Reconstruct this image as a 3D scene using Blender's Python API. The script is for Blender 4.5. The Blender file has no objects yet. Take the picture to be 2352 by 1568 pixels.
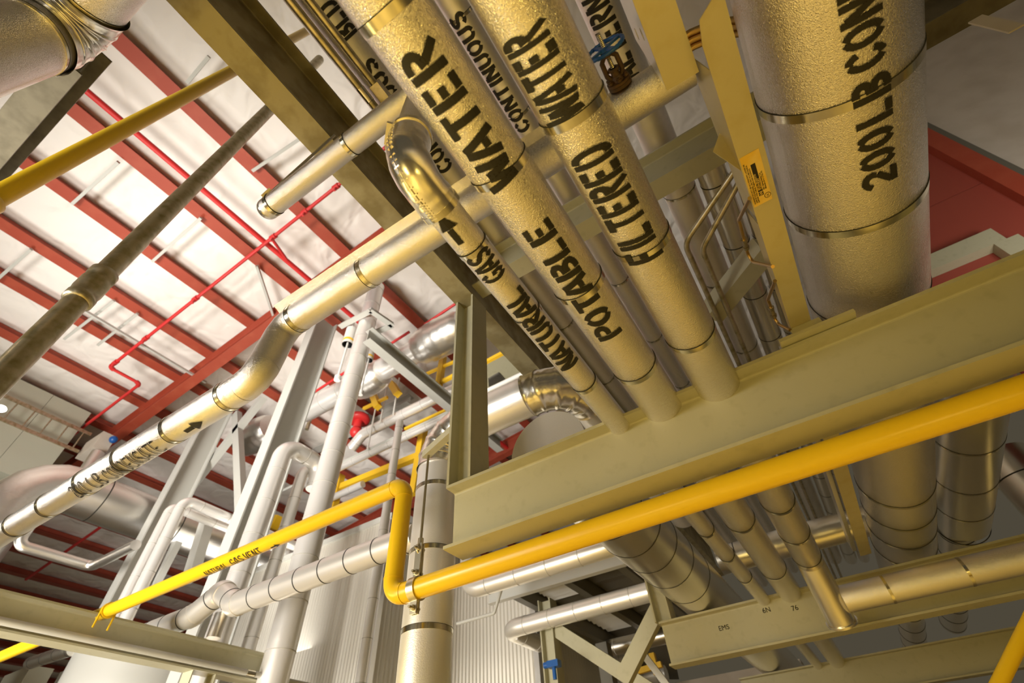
import bpy, bmesh, math, random
from mathutils import Vector, Matrix
random.seed(7)
PI = math.pi
SC = bpy.context.scene
COL = SC.collection
H = 1.7                      # camera height above the floor; coordinates below are relative to the camera point
V = Vector

# ---------------------------------------------------------------- camera
F = 1088.0
RX = V((0.83943096, 0.54095461, -0.05218979)); RY = V((-0.42680358, 0.59673831, -0.67951607)); RZ = V((-0.3364437, 0.59268162, 0.73180198))
cam_d = bpy.data.cameras.new('camera'); cam = bpy.data.objects.new('camera', cam_d); COL.objects.link(cam)
cam_d.sensor_width = 36.0; cam_d.lens = F / 2352 * 36.0; cam_d.clip_start = 0.02; cam_d.clip_end = 200
cam.matrix_world = Matrix(((RX.x, -RY.x, -RZ.x, 0), (RX.y, -RY.y, -RZ.y, 0), (RX.z, -RY.z, -RZ.z, H), (0, 0, 0, 1)))
cam_d.dof.use_dof = True; cam_d.dof.focus_distance = 2.3; cam_d.dof.aperture_fstop = 2.2
SC.camera = cam

# ---------------------------------------------------------------- world, lights, exposure
SC.view_settings.view_transform = 'Standard'; SC.view_settings.look = 'None'; SC.view_settings.gamma = 1.0
SC.view_settings.exposure = 0.0; SC.view_settings.use_curve_mapping = False
W = bpy.data.worlds.new('hall_air'); SC.world = W; W.use_nodes = True
bg = W.node_tree.nodes['Background']; bg.inputs[0].default_value = (0.80, 0.68, 0.46, 1); bg.inputs[1].default_value = 0.09
def area(name, loc, target, size, power, col, sy=None, spread=PI):
    d = bpy.data.lights.new(name, 'AREA'); d.energy = power; d.color = col; d.size = size
    d.shape = 'RECTANGLE' if sy else 'SQUARE'
    if sy: d.size_y = sy
    d.spread = spread
    o = bpy.data.objects.new(name, d); COL.objects.link(o)
    o.location = V(loc) + V((0, 0, H)); o.rotation_euler = (V(target) - V(loc)).to_track_quat('-Z', 'Y').to_euler()
    return o
OCHRE = (1.0, 0.71, 0.16); WARM = (1.0, 0.755, 0.235); SOFT = (1.0, 0.86, 0.62); WHITE = (1.0, 0.95, 0.88)
area('hall_key', (-5.6, -5.2, -0.2), (-7.6, 4.0, 5.6), 3.5, 680, WHITE, spread=math.radians(85))
area('hall_side', (-5.2, -3.2, 1.0), (-0.9, 3.0, 1.9), 1.2, 16, WHITE, spread=math.radians(55))  # unseen side fill, added to whiten the pipe cap and left rims
area('ceiling_fill_far', (-10, 7.5, 2.5), (-10, 8, 9), 4.0, 170, WHITE)  # unseen source, added to brighten the far ceiling
area('ceiling_fill_left', (-11.5, 0.0, 0.5), (-9.0, 0.2, 9), 3.0, 130, WHITE, spread=math.radians(95))  # added out of view to whiten the ceiling on the left
area('wall_fill_right', (4.2, 3.6, 2.2), (5.4, 6.4, 5.0), 1.5, 50, WHITE, spread=math.radians(110))  # neutral fill added for the beige wall, no fixture there
area('floor_fill_left', (-4.4, 0.1, 0.3), (-3.5, 0.8, -1.7), 2.4, 190, WARM)  # unseen fill added to warm the floor that the left pipes reflect
area('floor_fill_near', (-1.0, -0.9, -0.6), (-0.9, -0.3, -1.7), 0.9, 60, WARM)  # added warm pool on the floor below the near pipes, source unseen
area('floor_fill_right', (1.5, 0.3, -0.7), (1.4, 0.6, -1.7), 0.9, 17, OCHRE)  # unseen ochre fill, added to gild the widest pipe
area('floor_fill_far', (0.5, 4.6, -0.4), (0.6, 4.2, -1.7), 1.6, 36, OCHRE)  # added to gild the pipes beyond the large beam, source unseen
area('pipe_glint_fill', (-1.5, -2.2, -0.7), (-0.7, 1.2, 1.6), 0.45, 20, WARM)  # unseen light added for warm streaks on the pipes
area('pipe_glint_fill_right', (1.7, -1.3, -1.0), (0.4, 1.2, 1.6), 0.35, 14, OCHRE)  # added highlight for the right flanks of the pipes, source unseen

# ---------------------------------------------------------------- picture rays
def ray(x, y):
    a = (x - 1176) / F; b = (y - 784) / F
    return RX * a + RY * b + RZ
def onX(x, y, c): r = ray(x, y); return r * (c / r.x)
def onY(x, y, c): r = ray(x, y); return r * (c / r.y)
def onZ(x, y, c): r = ray(x, y); return r * (c / r.z)
def onD(x, y, d): r = ray(x, y); return r * (d / math.hypot(r.x, r.y))
AX = {'X': V((1, 0, 0)), 'Y': V((0, 1, 0)), 'Z': V((0, 0, 1))}
def axt(c, d, x, y):
    """parameter along the line c + t d nearest to the ray through a picture point"""
    r = ray(x, y).normalized(); b = d.dot(r)
    return (b * c.dot(r) - c.dot(d)) / (1 - b * b)
def surf(c, d, r, n0, u0, x, y):
    """hit of a picture ray on a cylinder: (t along axis, angle from n0 to u0)"""
    q = ray(x, y).normalized(); qp = q - d * q.dot(d); cp = c - d * c.dot(d)
    A = qp.dot(qp); B = -2 * qp.dot(cp); Cc = cp.dot(cp) - r * r; disc = max(B * B - 4 * A * Cc, 0)
    s = (-B - math.sqrt(disc)) / (2 * A); p = q * s; e = p - c
    return e.dot(d), math.atan2(e.dot(u0), e.dot(n0))

# ---------------------------------------------------------------- materials
MATS = {}
def mat(name, col, rough=0.5, metal=0.0, noise=None, bump=None, spec=0.5, coat=0.0):
    """noise=(scale, detail, colour2, lo, hi)  bump=(scale, strength, distance, kind)"""
    m = bpy.data.materials.new(name); m.use_nodes = True; nt = m.node_tree; p = nt.nodes['Principled BSDF']
    p.inputs['Base Color'].default_value = (*col, 1); p.inputs['Roughness'].default_value = rough; p.inputs['Metallic'].default_value = metal
    p.inputs['Specular IOR Level'].default_value = spec; p.inputs['Coat Weight'].default_value = coat
    tc = nt.nodes.new('ShaderNodeTexCoord')
    if noise:
        n = nt.nodes.new('ShaderNodeTexNoise'); n.inputs['Scale'].default_value = noise[0]; n.inputs['Detail'].default_value = noise[1]
        nt.links.new(tc.outputs['Object'], n.inputs['Vector'])
        r = nt.nodes.new('ShaderNodeValToRGB'); r.color_ramp.elements[0].position = noise[3]; r.color_ramp.elements[1].position = noise[4]
        r.color_ramp.elements[0].color = (*col, 1); r.color_ramp.elements[1].color = (*noise[2], 1)
        nt.links.new(n.outputs['Fac'], r.inputs['Fac']); nt.links.new(r.outputs['Color'], p.inputs['Base Color'])
    if bump:
        kind = bump[3] if len(bump) > 3 else 'noise'
        if kind == 'noise':
            b = nt.nodes.new('ShaderNodeTexNoise'); b.inputs['Scale'].default_value = bump[0]; b.inputs['Detail'].default_value = 1.5; b.inputs['Distortion'].default_value = 0.6
            out = b.outputs['Fac']
            nt.links.new(tc.outputs['Object'], b.inputs['Vector'])
        else:
            b = nt.nodes.new('ShaderNodeTexVoronoi'); b.feature = 'SMOOTH_F1'; b.inputs['Scale'].default_value = bump[0]; b.inputs['Smoothness'].default_value = 0.6
            n2 = nt.nodes.new('ShaderNodeTexNoise'); n2.inputs['Scale'].default_value = bump[0] * 0.6; n2.inputs['Detail'].default_value = 2
            mx = nt.nodes.new('ShaderNodeMix'); mx.data_type = 'VECTOR'; mx.inputs['Factor'].default_value = 0.02
            nt.links.new(tc.outputs['Object'], n2.inputs['Vector'])
            nt.links.new(tc.outputs['Object'], mx.inputs['A']); nt.links.new(n2.outputs['Color'], mx.inputs['B'])
            nt.links.new(mx.outputs['Result'], b.inputs['Vector']); out = b.outputs['Distance']
        bp = nt.nodes.new('ShaderNodeBump'); bp.inputs['Strength'].default_value = bump[1]; bp.inputs['Distance'].default_value = bump[2]
        nt.links.new(out, bp.inputs['Height']); nt.links.new(bp.outputs['Normal'], p.inputs['Normal'])
    MATS[name] = m; return m
mat('stucco_aluminium', (0.90, 0.86, 0.80), 0.17, 1.0, bump=(225, 0.55, 0.0034, 'vor'))
mat('stucco_fine', (0.88, 0.85, 0.80), 0.27, 1.0, bump=(300, 0.45, 0.0024, 'vor'))
mat('smooth_aluminium', (0.86, 0.83, 0.76), 0.30, 1.0, bump=(6, 0.12, 0.02))
mat('bright_aluminium', (0.88, 0.86, 0.82), 0.34, 1.0, bump=(9, 0.15, 0.02))
mat('white_jacket', (0.92, 0.90, 0.87), 0.30, 0.55, bump=(9, 0.12, 0.02))
mat('dull_aluminium', (0.88, 0.86, 0.82), 0.36, 0.65, bump=(130, 0.25, 0.002, 'vor'))
mat('seam_grey', (0.45, 0.43, 0.38), 0.6)
mat('elbow_aluminium', (0.88, 0.85, 0.78), 0.24, 1.0, bump=(14, 0.25, 0.012))
mat('strap_steel', (0.70, 0.66, 0.52), 0.18, 1.0)
mat('dark_seam', (0.02, 0.018, 0.012), 0.7)  # near-black ring beside straps and at pipe joints
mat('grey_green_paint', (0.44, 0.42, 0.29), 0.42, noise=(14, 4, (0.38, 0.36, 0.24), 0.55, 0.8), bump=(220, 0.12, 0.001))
mat('white_grey_paint', (0.50, 0.50, 0.46), 0.42)
mat('darkened_steel', (0.17, 0.15, 0.10), 0.55, 0.3, noise=(7, 5, (0.11, 0.095, 0.06), 0.4, 0.7))  # darkened tone; on the overhead beam it stands in for shade
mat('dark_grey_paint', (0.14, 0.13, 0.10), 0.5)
mat('galvanized', (0.40, 0.36, 0.22), 0.5, 0.35, noise=(5, 6, (0.27, 0.23, 0.12), 0.42, 0.62), bump=(40, 0.1, 0.002))
mat('galvanized_pipe', (0.56, 0.50, 0.36), 0.33, 0.85, noise=(16, 6, (0.33, 0.29, 0.15), 0.4, 0.7), bump=(150, 0.12, 0.001))
mat('plate_aluminium', (0.62, 0.56, 0.36), 0.42, 0.6, noise=(9, 5, (0.55, 0.47, 0.24), 0.5, 0.8))
mat('yellow_paint', (0.80, 0.52, 0.01), 0.30, spec=0.5, bump=(160, 0.10, 0.001))
mat('safety_yellow', (0.85, 0.52, 0.02), 0.45)
mat('red_oxide', (0.36, 0.058, 0.028), 0.55, noise=(3, 5, (0.42, 0.09, 0.045), 0.5, 0.8))
mat('sprinkler_red', (0.62, 0.03, 0.03), 0.4)
mat('white_insulation', (0.84, 0.80, 0.75), 0.75, bump=(1.9, 0.9, 0.12))
mat('panel_beige', (0.58, 0.52, 0.44), 0.8, noise=(2.2, 4, (0.50, 0.44, 0.36), 0.4, 0.7))
mat('panel_red', (0.30, 0.055, 0.035), 0.6)
mat('panel_sage', (0.50, 0.50, 0.40), 0.6)
mat('white_plastic', (0.80, 0.80, 0.78), 0.5)
mat('blue_paint', (0.01, 0.09, 0.34), 0.35)
mat('rusty_iron', (0.075, 0.042, 0.018), 0.55, 0.3, noise=(30, 5, (0.14, 0.07, 0.02), 0.5, 0.75))
mat('thread_steel', (0.45, 0.40, 0.28), 0.35, 0.9)
mat('copper_tube', (0.62, 0.42, 0.16), 0.28, 1.0)
mat('zinc', (0.66, 0.62, 0.50), 0.30, 0.9)
mat('floor_concrete', (0.60, 0.51, 0.33), 0.55, noise=(1.2, 5, (0.46, 0.39, 0.24), 0.4, 0.7))
mat('black_void', (0.012, 0.011, 0.010), 0.8)
mat('sticker', (0.78, 0.50, 0.06), 0.5, noise=(12, 3, (0.80, 0.58, 0.16), 0.4, 0.6))
mat('black_ink', (0.015, 0.012, 0.010), 0.6)
mat('grating', (0.16, 0.15, 0.13), 0.5, 0.4)
mat('lamp_shell', (0.75, 0.74, 0.70), 0.4)
def cladding():
    m = mat('corrugated_cladding', (0.74, 0.71, 0.63), 0.42, 0.55)
cladding()
def stencil():
    m = bpy.data.materials.new('stencil_paint'); m.use_nodes = True; nt = m.node_tree; p = nt.nodes['Principled BSDF']
    p.inputs['Base Color'].default_value = (0.012, 0.010, 0.007, 1); p.inputs['Roughness'].default_value = 0.55
    uv = nt.nodes.new('ShaderNodeUVMap'); sp = nt.nodes.new('ShaderNodeSeparateXYZ'); nt.links.new(uv.outputs[0], sp.inputs[0])
    mxx = nt.nodes.new('ShaderNodeMath'); mxx.operation = 'MAXIMUM'; nt.links.new(sp.outputs[0], mxx.inputs[0]); nt.links.new(sp.outputs[1], mxx.inputs[1])
    tc = nt.nodes.new('ShaderNodeTexCoord'); n = nt.nodes.new('ShaderNodeTexNoise'); n.inputs['Scale'].default_value = 420; n.inputs['Detail'].default_value = 2
    nt.links.new(tc.outputs['Object'], n.inputs['Vector'])
    a = nt.nodes.new('ShaderNodeMath'); a.operation = 'MULTIPLY_ADD'; a.inputs[1].default_value = 0.55; nt.links.new(n.outputs['Fac'], a.inputs[0]); nt.links.new(mxx.outputs[0], a.inputs[2])
    s = nt.nodes.new('ShaderNodeMapRange'); s.inputs['From Min'].default_value = 0.98; s.inputs['From Max'].default_value = 1.18; s.inputs['To Min'].default_value = 1; s.inputs['To Max'].default_value = 0
    nt.links.new(a.outputs[0], s.inputs['Value']); nt.links.new(s.outputs[0], p.inputs['Alpha'])
    MATS['stencil_paint'] = m
stencil()

# ---------------------------------------------------------------- mesh helpers
class MB:
    def __init__(s): s.v = []; s.f = []; s.m = []; s.s = []; s.uv = {}
    def add(s, vs, fs, mi=0, smooth=False):
        o = len(s.v); s.v += [V(a) for a in vs]
        for f in fs: s.f.append([o + i for i in f]); s.m.append(mi); s.s.append(smooth)
    def box(s, lo, hi, mi=0):
        x0, y0, z0 = lo; x1, y1, z1 = hi
        s.add([(x0, y0, z0), (x1, y0, z0), (x1, y1, z0), (x0, y1, z0), (x0, y0, z1), (x1, y0, z1), (x1, y1, z1), (x0, y1, z1)],
              [(0, 3, 2, 1), (4, 5, 6, 7), (0, 1, 5, 4), (1, 2, 6, 5), (2, 3, 7, 6), (3, 0, 4, 7)], mi)
    def prism(s, prof, a, b, u, w, mi=0, smooth=None):
        """profile [(pu,pw)] swept from a to b"""
        a = V(a); b = V(b); n = len(prof); vs = [a + u * p + w * q for p, q in prof] + [b + u * p + w * q for p, q in prof]
        s.add(vs, [(i, (i + 1) % n, n + (i + 1) % n, n + i) for i in range(n)], mi)
        s.add(vs[:n], [tuple(range(n - 1, -1, -1))], mi); s.add(vs[n:], [tuple(range(n))], mi)
    def bar(s, a, b, w, h, up=None, mi=0):
        a = V(a); b = V(b); d = (b - a).normalized(); up = V(up) if up else (V((0, 0, 1)) if abs(d.z) < 0.9 else V((0, 1, 0)))
        u = d.cross(up).normalized(); q = u.cross(d)
        s.prism([(-w / 2, -h / 2), (w / 2, -h / 2), (w / 2, h / 2), (-w / 2, h / 2)], a, b, u, q, mi)
    def sweep(s, pts, rs, segs=24, mi=0, caps=(True, True), smooth=True):
        n = len(pts); T = []
        for i in range(n):
            a = pts[max(i - 1, 0)]; b = pts[min(i + 1, n - 1)]; T.append((b - a).normalized())
        t = T[0]; u = t.cross(V((0, 0, 1)) if abs(t.z) < 0.9 else V((0, 1, 0))).normalized()
        rings = []
        for i in range(n):
            if i: u = (T[i - 1].rotation_difference(T[i]) @ u); u = (u - T[i] * u.dot(T[i])).normalized()
            w = T[i].cross(u); r = rs[i] if isinstance(rs, list) else rs
            rings.append([pts[i] + u * (r * math.cos(2 * PI * k / segs)) + w * (r * math.sin(2 * PI * k / segs)) for k in range(segs)])
        vs = [p for R_ in rings for p in R_]; fs = []
        for i in range(n - 1):
            for k in range(segs):
                k2 = (k + 1) % segs; fs.append((i * segs + k, i * segs + k2, (i + 1) * segs + k2, (i + 1) * segs + k))
        s.add(vs, fs, mi, smooth)
        if caps[0]: s.add(rings[0], [tuple(range(segs - 1, -1, -1))], mi)
        if caps[1]: s.add(rings[-1], [tuple(range(segs))], mi)
    def cyl(s, a, b, r, segs=24, mi=0, caps=(True, True), r2=None):
        s.sweep([V(a), V(b)], [r, r if r2 is None else r2], segs, mi, caps)
    def band(s, c, d, r0, r1, w, segs=32, mi=0):
        """closed ring of width w about axis d"""
        d = V(d).normalized(); u = d.cross(V((0, 0, 1)) if abs(d.z) < 0.9 else V((0, 1, 0))).normalized(); q = d.cross(u)
        def rg(t, r): return [V(c) + d * t + u * (r * math.cos(2 * PI * k / segs)) + q * (r * math.sin(2 * PI * k / segs)) for k in range(segs)]
        for (t0, ra, t1, rb, sm) in ((-w / 2, r0, -w / 2, r1, False), (-w / 2, r1, w / 2, r1, True), (w / 2, r1, w / 2, r0, False)):
            s.add(rg(t0, ra) + rg(t1, rb), [(k, (k + 1) % segs, segs + (k + 1) % segs, segs + k) for k in range(segs)], mi, sm)
    def sphere(s, c, r, mi=0, sc=(1, 1, 1), n=12):
        vs = []; fs = []
        for i in range(n + 1):
            th = PI * i / n
            for k in range(2 * n): ph = PI * k / n; vs.append(V(c) + V((r * sc[0] * math.sin(th) * math.cos(ph), r * sc[1] * math.sin(th) * math.sin(ph), r * sc[2] * math.cos(th))))
        for i in range(n):
            for k in range(2 * n): k2 = (k + 1) % (2 * n); fs.append((i * 2 * n + k, (i + 1) * 2 * n + k, (i + 1) * 2 * n + k2, i * 2 * n + k2))
        s.add(vs, fs, mi, True)
    def build(s, name, mats, parent=None):
        me = bpy.data.meshes.new(name)
        lo = V((min(v.x for v in s.v), min(v.y for v in s.v), min(v.z for v in s.v))); hi = V((max(v.x for v in s.v), max(v.y for v in s.v), max(v.z for v in s.v)))
        c = (lo + hi) / 2
        me.from_pydata([tuple(v - c) for v in s.v], [], s.f)
        for m in ([mats] if isinstance(mats, str) else mats): me.materials.append(MATS[m])
        me.polygons.foreach_set('material_index', s.m); me.polygons.foreach_set('use_smooth', s.s)
        if s.uv:
            L = me.uv_layers.new(name='UVMap')
            for i, l in enumerate(me.loops): L.data[i].uv = s.uv.get(l.vertex_index, (0, 0))
        me.update()
        bm = bmesh.new(); bm.from_mesh(me); bmesh.ops.recalc_face_normals(bm, faces=bm.faces); bm.to_mesh(me); bm.free()
        o = bpy.data.objects.new(name, me); COL.objects.link(o)
        o.location = c + V((0, 0, H))
        if parent:
            o.parent = parent; o.location = c + V((0, 0, H)); q = parent
            while q: o.location -= q.location; q = q.parent
        return o
LABELS = set()
def tag(o, label, cat, group=None, kind=None):
    o['label'] = label; o['category'] = cat
    if group: o['group'] = group
    if kind: o['kind'] = kind
    return o
def empty(name, loc, label, cat, group=None):
    o = bpy.data.objects.new(name, None); COL.objects.link(o); o.location = V(loc) + V((0, 0, H)); o.empty_display_size = 0.1
    return tag(o, label, cat, group)
def struct(mb, name, mats, label, cat):
    o = mb.build(name, mats); o['kind'] = 'structure'; return tag(o, label, cat)

def fillet(path, R, nel):
    """list of straight pieces and arcs: [('run',[a,b]),('arc',[pts])...]"""
    out = []; P = [V(p) for p in path]; cur = P[0]
    for i in range(1, len(P) - 1):
        Rb = R[i - 1] if isinstance(R, (list, tuple)) else R
        a = (P[i - 1] - P[i]).normalized(); b = (P[i + 1] - P[i]).normalized(); ang = a.angle(b)
        L = Rb / math.tan(ang / 2)
        s = P[i] + a * L; e = P[i] + b * L; out.append(('run', [cur, s]))
        bis = (a + b).normalized(); cc = P[i] + bis * (Rb / math.sin(ang / 2)); sweep = PI - ang
        v0 = s - cc; axis = v0.cross(e - cc).normalized()
        out.append(('arc', [cc + Matrix.Rotation(sweep * k / nel, 3, axis) @ v0 for k in range(nel + 1)])); cur = e
    out.append(('run', [cur, P[-1]])); return out

def pipe(name, label, cat, path, r, m, R=None, nel=8, segs=24, every=None, straps=(), group=None, caps=(True, True), elbow_mat=None, gore=0, elbow_r=None, seam='dark_seam', smooth_elbow=True, strap_w=0.02, off=0.3):
    """a pipe; straight runs, elbows and straps become its parts"""
    R = R or r * 1.6; pcs = fillet(path, R, nel)
    parts = len(pcs) > 1 or straps
    ends = [p for p in pcs]
    root = None
    if parts: root = empty(name, sum((V(p) for p in path), V()) / len(path), label, cat, group)
    for i, (k, pts) in enumerate(pcs):
        mb = MB(); mi = [m]
        if k == 'run':
            a, b = pts; mb.cyl(a, b, r, segs, 0, (caps[0] and i == 0, caps[1] and i == len(pcs) - 1))
            if every:
                d = (b - a).normalized(); L = (b - a).length; t = off * every
                mi = [m, seam]
                while t < L: mb.band(a + d * t, d, r * 0.98, r + 0.0015 + r * 0.012, 0.006 + r * 0.03, segs, 1); t += every
            if parts: mb.build('pipe_run', mi, root)
            else: return tag(mb.build(name, mi), label, cat, group)
        else:
            er = elbow_r or r * 1.003; d0 = (pcs[i - 1][1][1] - pcs[i - 1][1][0]).normalized(); d1 = (pcs[i + 1][1][1] - pcs[i + 1][1][0]).normalized()
            pts = [pts[0] - d0 * r * 0.3] + pts + [pts[-1] + d1 * r * 0.3]
            if gore:
                n = len(pts) - 1; fine = []; rr = []
                for q in range(n * 4 + 1):
                    f = q / 4; j = min(int(f), n - 1); fine.append(pts[j].lerp(pts[j + 1], f - j)); g = abs(((q / (n * 4)) * gore) % 1 - 0.5) * 2
                    rr.append(er * (1.0 + 0.05 * g ** 6))
                mb.sweep(fine, rr, segs, 0, (False, False))
            else: mb.sweep(pts, er, segs, 0, (er > r, er > r), smooth_elbow)
            mb.build('elbow', elbow_mat or m, root)
    for c, d in straps:
        mb = MB(); d = V(d).normalized(); mb.band(V(c), d, r * 0.98, r + 0.0022, strap_w, max(segs, 40), 0)
        mb.band(V(c) + d * (strap_w * 0.5 + 0.0012), d, r * 0.98, r + 0.0030, 0.0024, max(segs, 40), 1)
        mb.build('strap', ['strap_steel', 'dark_seam'], root)
    return root

def ibeam_prof(b, h, tf, tw, f=0.012):
    k = []
    def fil(cx, cy, a0): return [(cx + f * math.cos(a0 + PI / 2 * i / 3), cy + f * math.sin(a0 + PI / 2 * i / 3)) for i in range(4)]
    x = tw / 2; y = h / 2
    k += [(-b / 2, -y), (b / 2, -y), (b / 2, -y + tf)] + fil(x + f, -y + tf + f, 1.5 * PI)[::-1]
    k = [(-b / 2, -y), (b / 2, -y), (b / 2, -y + tf)] + [(x + f - f * math.sin(PI / 2 * i / 3), -y + tf + f - f * math.cos(PI / 2 * i / 3)) for i in range(4)]
    right = k[2:]; up = [(px, -py) for px, py in right][::-1]
    prof = [(b / 2, -y)] + right + up + [(b / 2, y), (-b / 2, y)] + [(-px, py) for px, py in (right + up)][::-1] + [(-b / 2, -y)]
    out = []
    for p in prof:
        if not out or (abs(out[-1][0] - p[0]) + abs(out[-1][1] - p[1])) > 1e-6: out.append(p)
    return out
def ibeam(name, label, cat, a, b, bw, h, m='grey_green_paint', tf=0.018, tw=0.012, up=(0, 0, 1), group=None):
    """rolled section, a and b on its centroid"""
    a = V(a); b = V(b); d = (b - a).normalized(); up = V(up); u = d.cross(up).normalized(); w = u.cross(d)
    mb = MB(); mb.prism(ibeam_prof(bw, h, tf, tw), a, b, u, w)
    return tag(mb.build(name, m), label, cat, group)

# ---------------------------------------------------------------- stencil lettering
def arc(cx, cy, rx, ry, a0, a1, n=8): return [(cx + rx * math.cos(math.radians(a0 + (a1 - a0) * i / n)), cy + ry * math.sin(math.radians(a0 + (a1 - a0) * i / n))) for i in range(n + 1)]
GL = {
 'P': [[(.1, 0), (.1, 1)], [(.3, .95)] + arc(.38, .72, .26, .23, 80, -80) + [(.3, .49)]],
 'R': [[(.1, 0), (.1, 1)], [(.3, .95)] + arc(.38, .74, .24, .21, 80, -80) + [(.3, .52)], [(.36, .44), (.62, 0)]],
 'B': [[(.1, 0), (.1, 1)], [(.3, .95)] + arc(.38, .76, .22, .19, 80, -80) + [(.3, .56)], [(.3, .44)] + arc(.38, .25, .26, .20, 80, -80) + [(.3, .05)]],
 'D': [[(.1, 0), (.1, 1)], [(.3, .95)] + arc(.34, .5, .28, .45, 85, -85) + [(.3, .05)]],
 'O': [arc(.36, .5, .28, .46, 105, 255), arc(.36, .5, .28, .46, 75, -75)],
 '0': [arc(.34, .5, .25, .46, 105, 255), arc(.34, .5, .25, .46, 75, -75)],
 'C': [arc(.38, .5, .28, .46, 112, 248), arc(.38, .5, .28, .46, 82, 35), arc(.38, .5, .28, .46, -82, -35)],
 'G': [arc(.38, .5, .28, .46, 112, 248), arc(.38, .5, .28, .46, 82, 40), [(.46, .06), (.62, .2), (.62, .42), (.46, .42)]],
 'S': [arc(.36, .74, .24, .22, 30, 100) + arc(.36, .74, .24, .22, 110, 250), [(.28, .56), (.46, .44)], arc(.36, .26, .24, .22, 60, -70), arc(.36, .26, .24, .22, -105, -155)],
 'T': [[(.05, .95), (.65, .95)], [(.35, .84), (.35, 0)]],
 'L': [[(.1, 0), (.1, 1)], [(.28, .06), (.6, .06)]],
 'E': [[(.1, 0), (.1, 1)], [(.28, .94), (.6, .94)], [(.28, .5), (.48, .5)], [(.28, .06), (.6, .06)]],
 'F': [[(.1, 0), (.1, 1)], [(.28, .94), (.6, .94)], [(.28, .5), (.48, .5)]],
 'I': [[(.2, 0), (.2, 1)]],
 'N': [[(.1, 0), (.1, 1)], [(.2, .86), (.52, .14)], [(.62, 0), (.62, 1)]],
 'U': [[(.1, 1), (.1, .3)] + arc(.34, .3, .24, .26, 190, 255, 4), arc(.38, .3, .24, .26, 285, 350, 4) + [(.62, .3), (.62, 1)]],
 'A': [[(.04, 0), (.28, .98)], [(.44, .98), (.68, 0)], [(.3, .3), (.46, .3)]],
 'W': [[(.04, 1), (.18, .05)], [(.26, .1), (.40, .8)], [(.48, .8), (.60, .1)], [(.68, .05), (.82, 1)]],
 'V': [[(.04, 1), (.30, .05)], [(.42, .05), (.66, 1)]],
 '2': [arc(.34, .72, .26, .23, 165, -20), [(.54, .52), (.16, .16)], [(.08, .05), (.62, .05)]],
 'M': [[(.08, 0), (.08, 1)], [(.18, .92), (.36, .3)], [(.44, .3), (.62, .92)], [(.72, 0), (.72, 1)]],
}
WID = {'I': .4, 'W': .95, 'M': .9}
def strokes_on(mb, pos, poly, hw, h):
    """thick stroke; pos(s,v)->point; poly in unit-height coordinates, hw half width (number or list), h metres"""
    P = [V((x * h, y * h, 0)) for x, y in poly]
    Q = [P[0]]
    for a, b in zip(P, P[1:]):
        n = max(1, int((b - a).length / (0.12 * h)))
        for i in range(1, n + 1): Q.append(a.lerp(b, i / n))
    n = len(Q); HW = [hw * h] * n if not isinstance(hw, list) else [h * (hw[0] + (hw[1] - hw[0]) * i / (n - 1)) for i in range(n)]
    T = [(Q[min(i + 1, n - 1)] - Q[max(i - 1, 0)]).normalized() for i in range(n)]
    e = min(HW[0], 0.05 * h) if not isinstance(hw, list) else 0.0
    rows = [(Q[0] - T[0] * e, T[0], HW[0], 1.0)] + [(Q[i], T[i], HW[i], 0.0) for i in range(n)] + [(Q[-1] + T[-1] * e, T[-1], HW[-1], 1.0)] if e else [(Q[i], T[i], HW[i], 0.9 if i in (0, n - 1) else 0) for i in range(n)]
    ks = (-1, -.6, 0, .6, 1); vs = []; o = len(mb.v)
    for (q, t, w_, ev) in rows:
        nn = V((-t.y, t.x, 0))
        for k in ks: p = q + nn * (w_ * k); vs.append(pos(p.x, p.y)); mb.uv[o + len(vs) - 1] = (abs(k), ev)
    m_ = len(ks); fs = [(i * m_ + j, i * m_ + j + 1, (i + 1) * m_ + j + 1, (i + 1) * m_ + j) for i in range(len(rows) - 1) for j in range(m_ - 1)]
    mb.add(vs, fs)
def lettering(root, c, d, r, word, p0, p1, h, rd=1, frame='Y', hw=0.14, phi=None, sc=1.0, name='stencil_lettering'):
    """word painted round a pipe from picture point p0 (first letter) to p1 (last)"""
    d = V(d); n0 = V((0, 0, -1)); u0 = V((-1, 0, 0)) if frame == 'Y' else V((0, -1, 0))
    t0, f0 = surf(c, d, r, n0, u0, *p0); t1, f1 = surf(c, d, r, n0, u0, *p1)
    tot = sum(WID.get(ch, .82) for ch in word) - 0.1
    L = abs(t1 - t0) * sc; sgn = 1 if t1 > t0 else -1; ws = L / (tot * h); ph = (f0 + f1) / 2 if phi is None else phi; rr = r + 0.0037
    mb = MB(); x0 = 0.0
    def pos(s_, v_):
        a = ph + (v_ - h / 2) / r; return c + d * (t0 + sgn * s_ * ws) + (n0 * math.cos(a) + u0 * math.sin(a)) * rr
    for ch in word:
        if ch == '>':
            strokes_on(mb, pos, [(x0, .5), (x0 + .5, .5)], [.17, .17], h); strokes_on(mb, pos, [(x0 + .48, .5), (x0 + .98, .5)], [.5, .02], h)
        else:
            for st in GL.get(ch, []): strokes_on(mb, pos, [(x0 + x, y) for x, y in st], hw, h)
        x0 += WID.get(ch, .82)
    return mb.build(name, 'stencil_paint', root)

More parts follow.
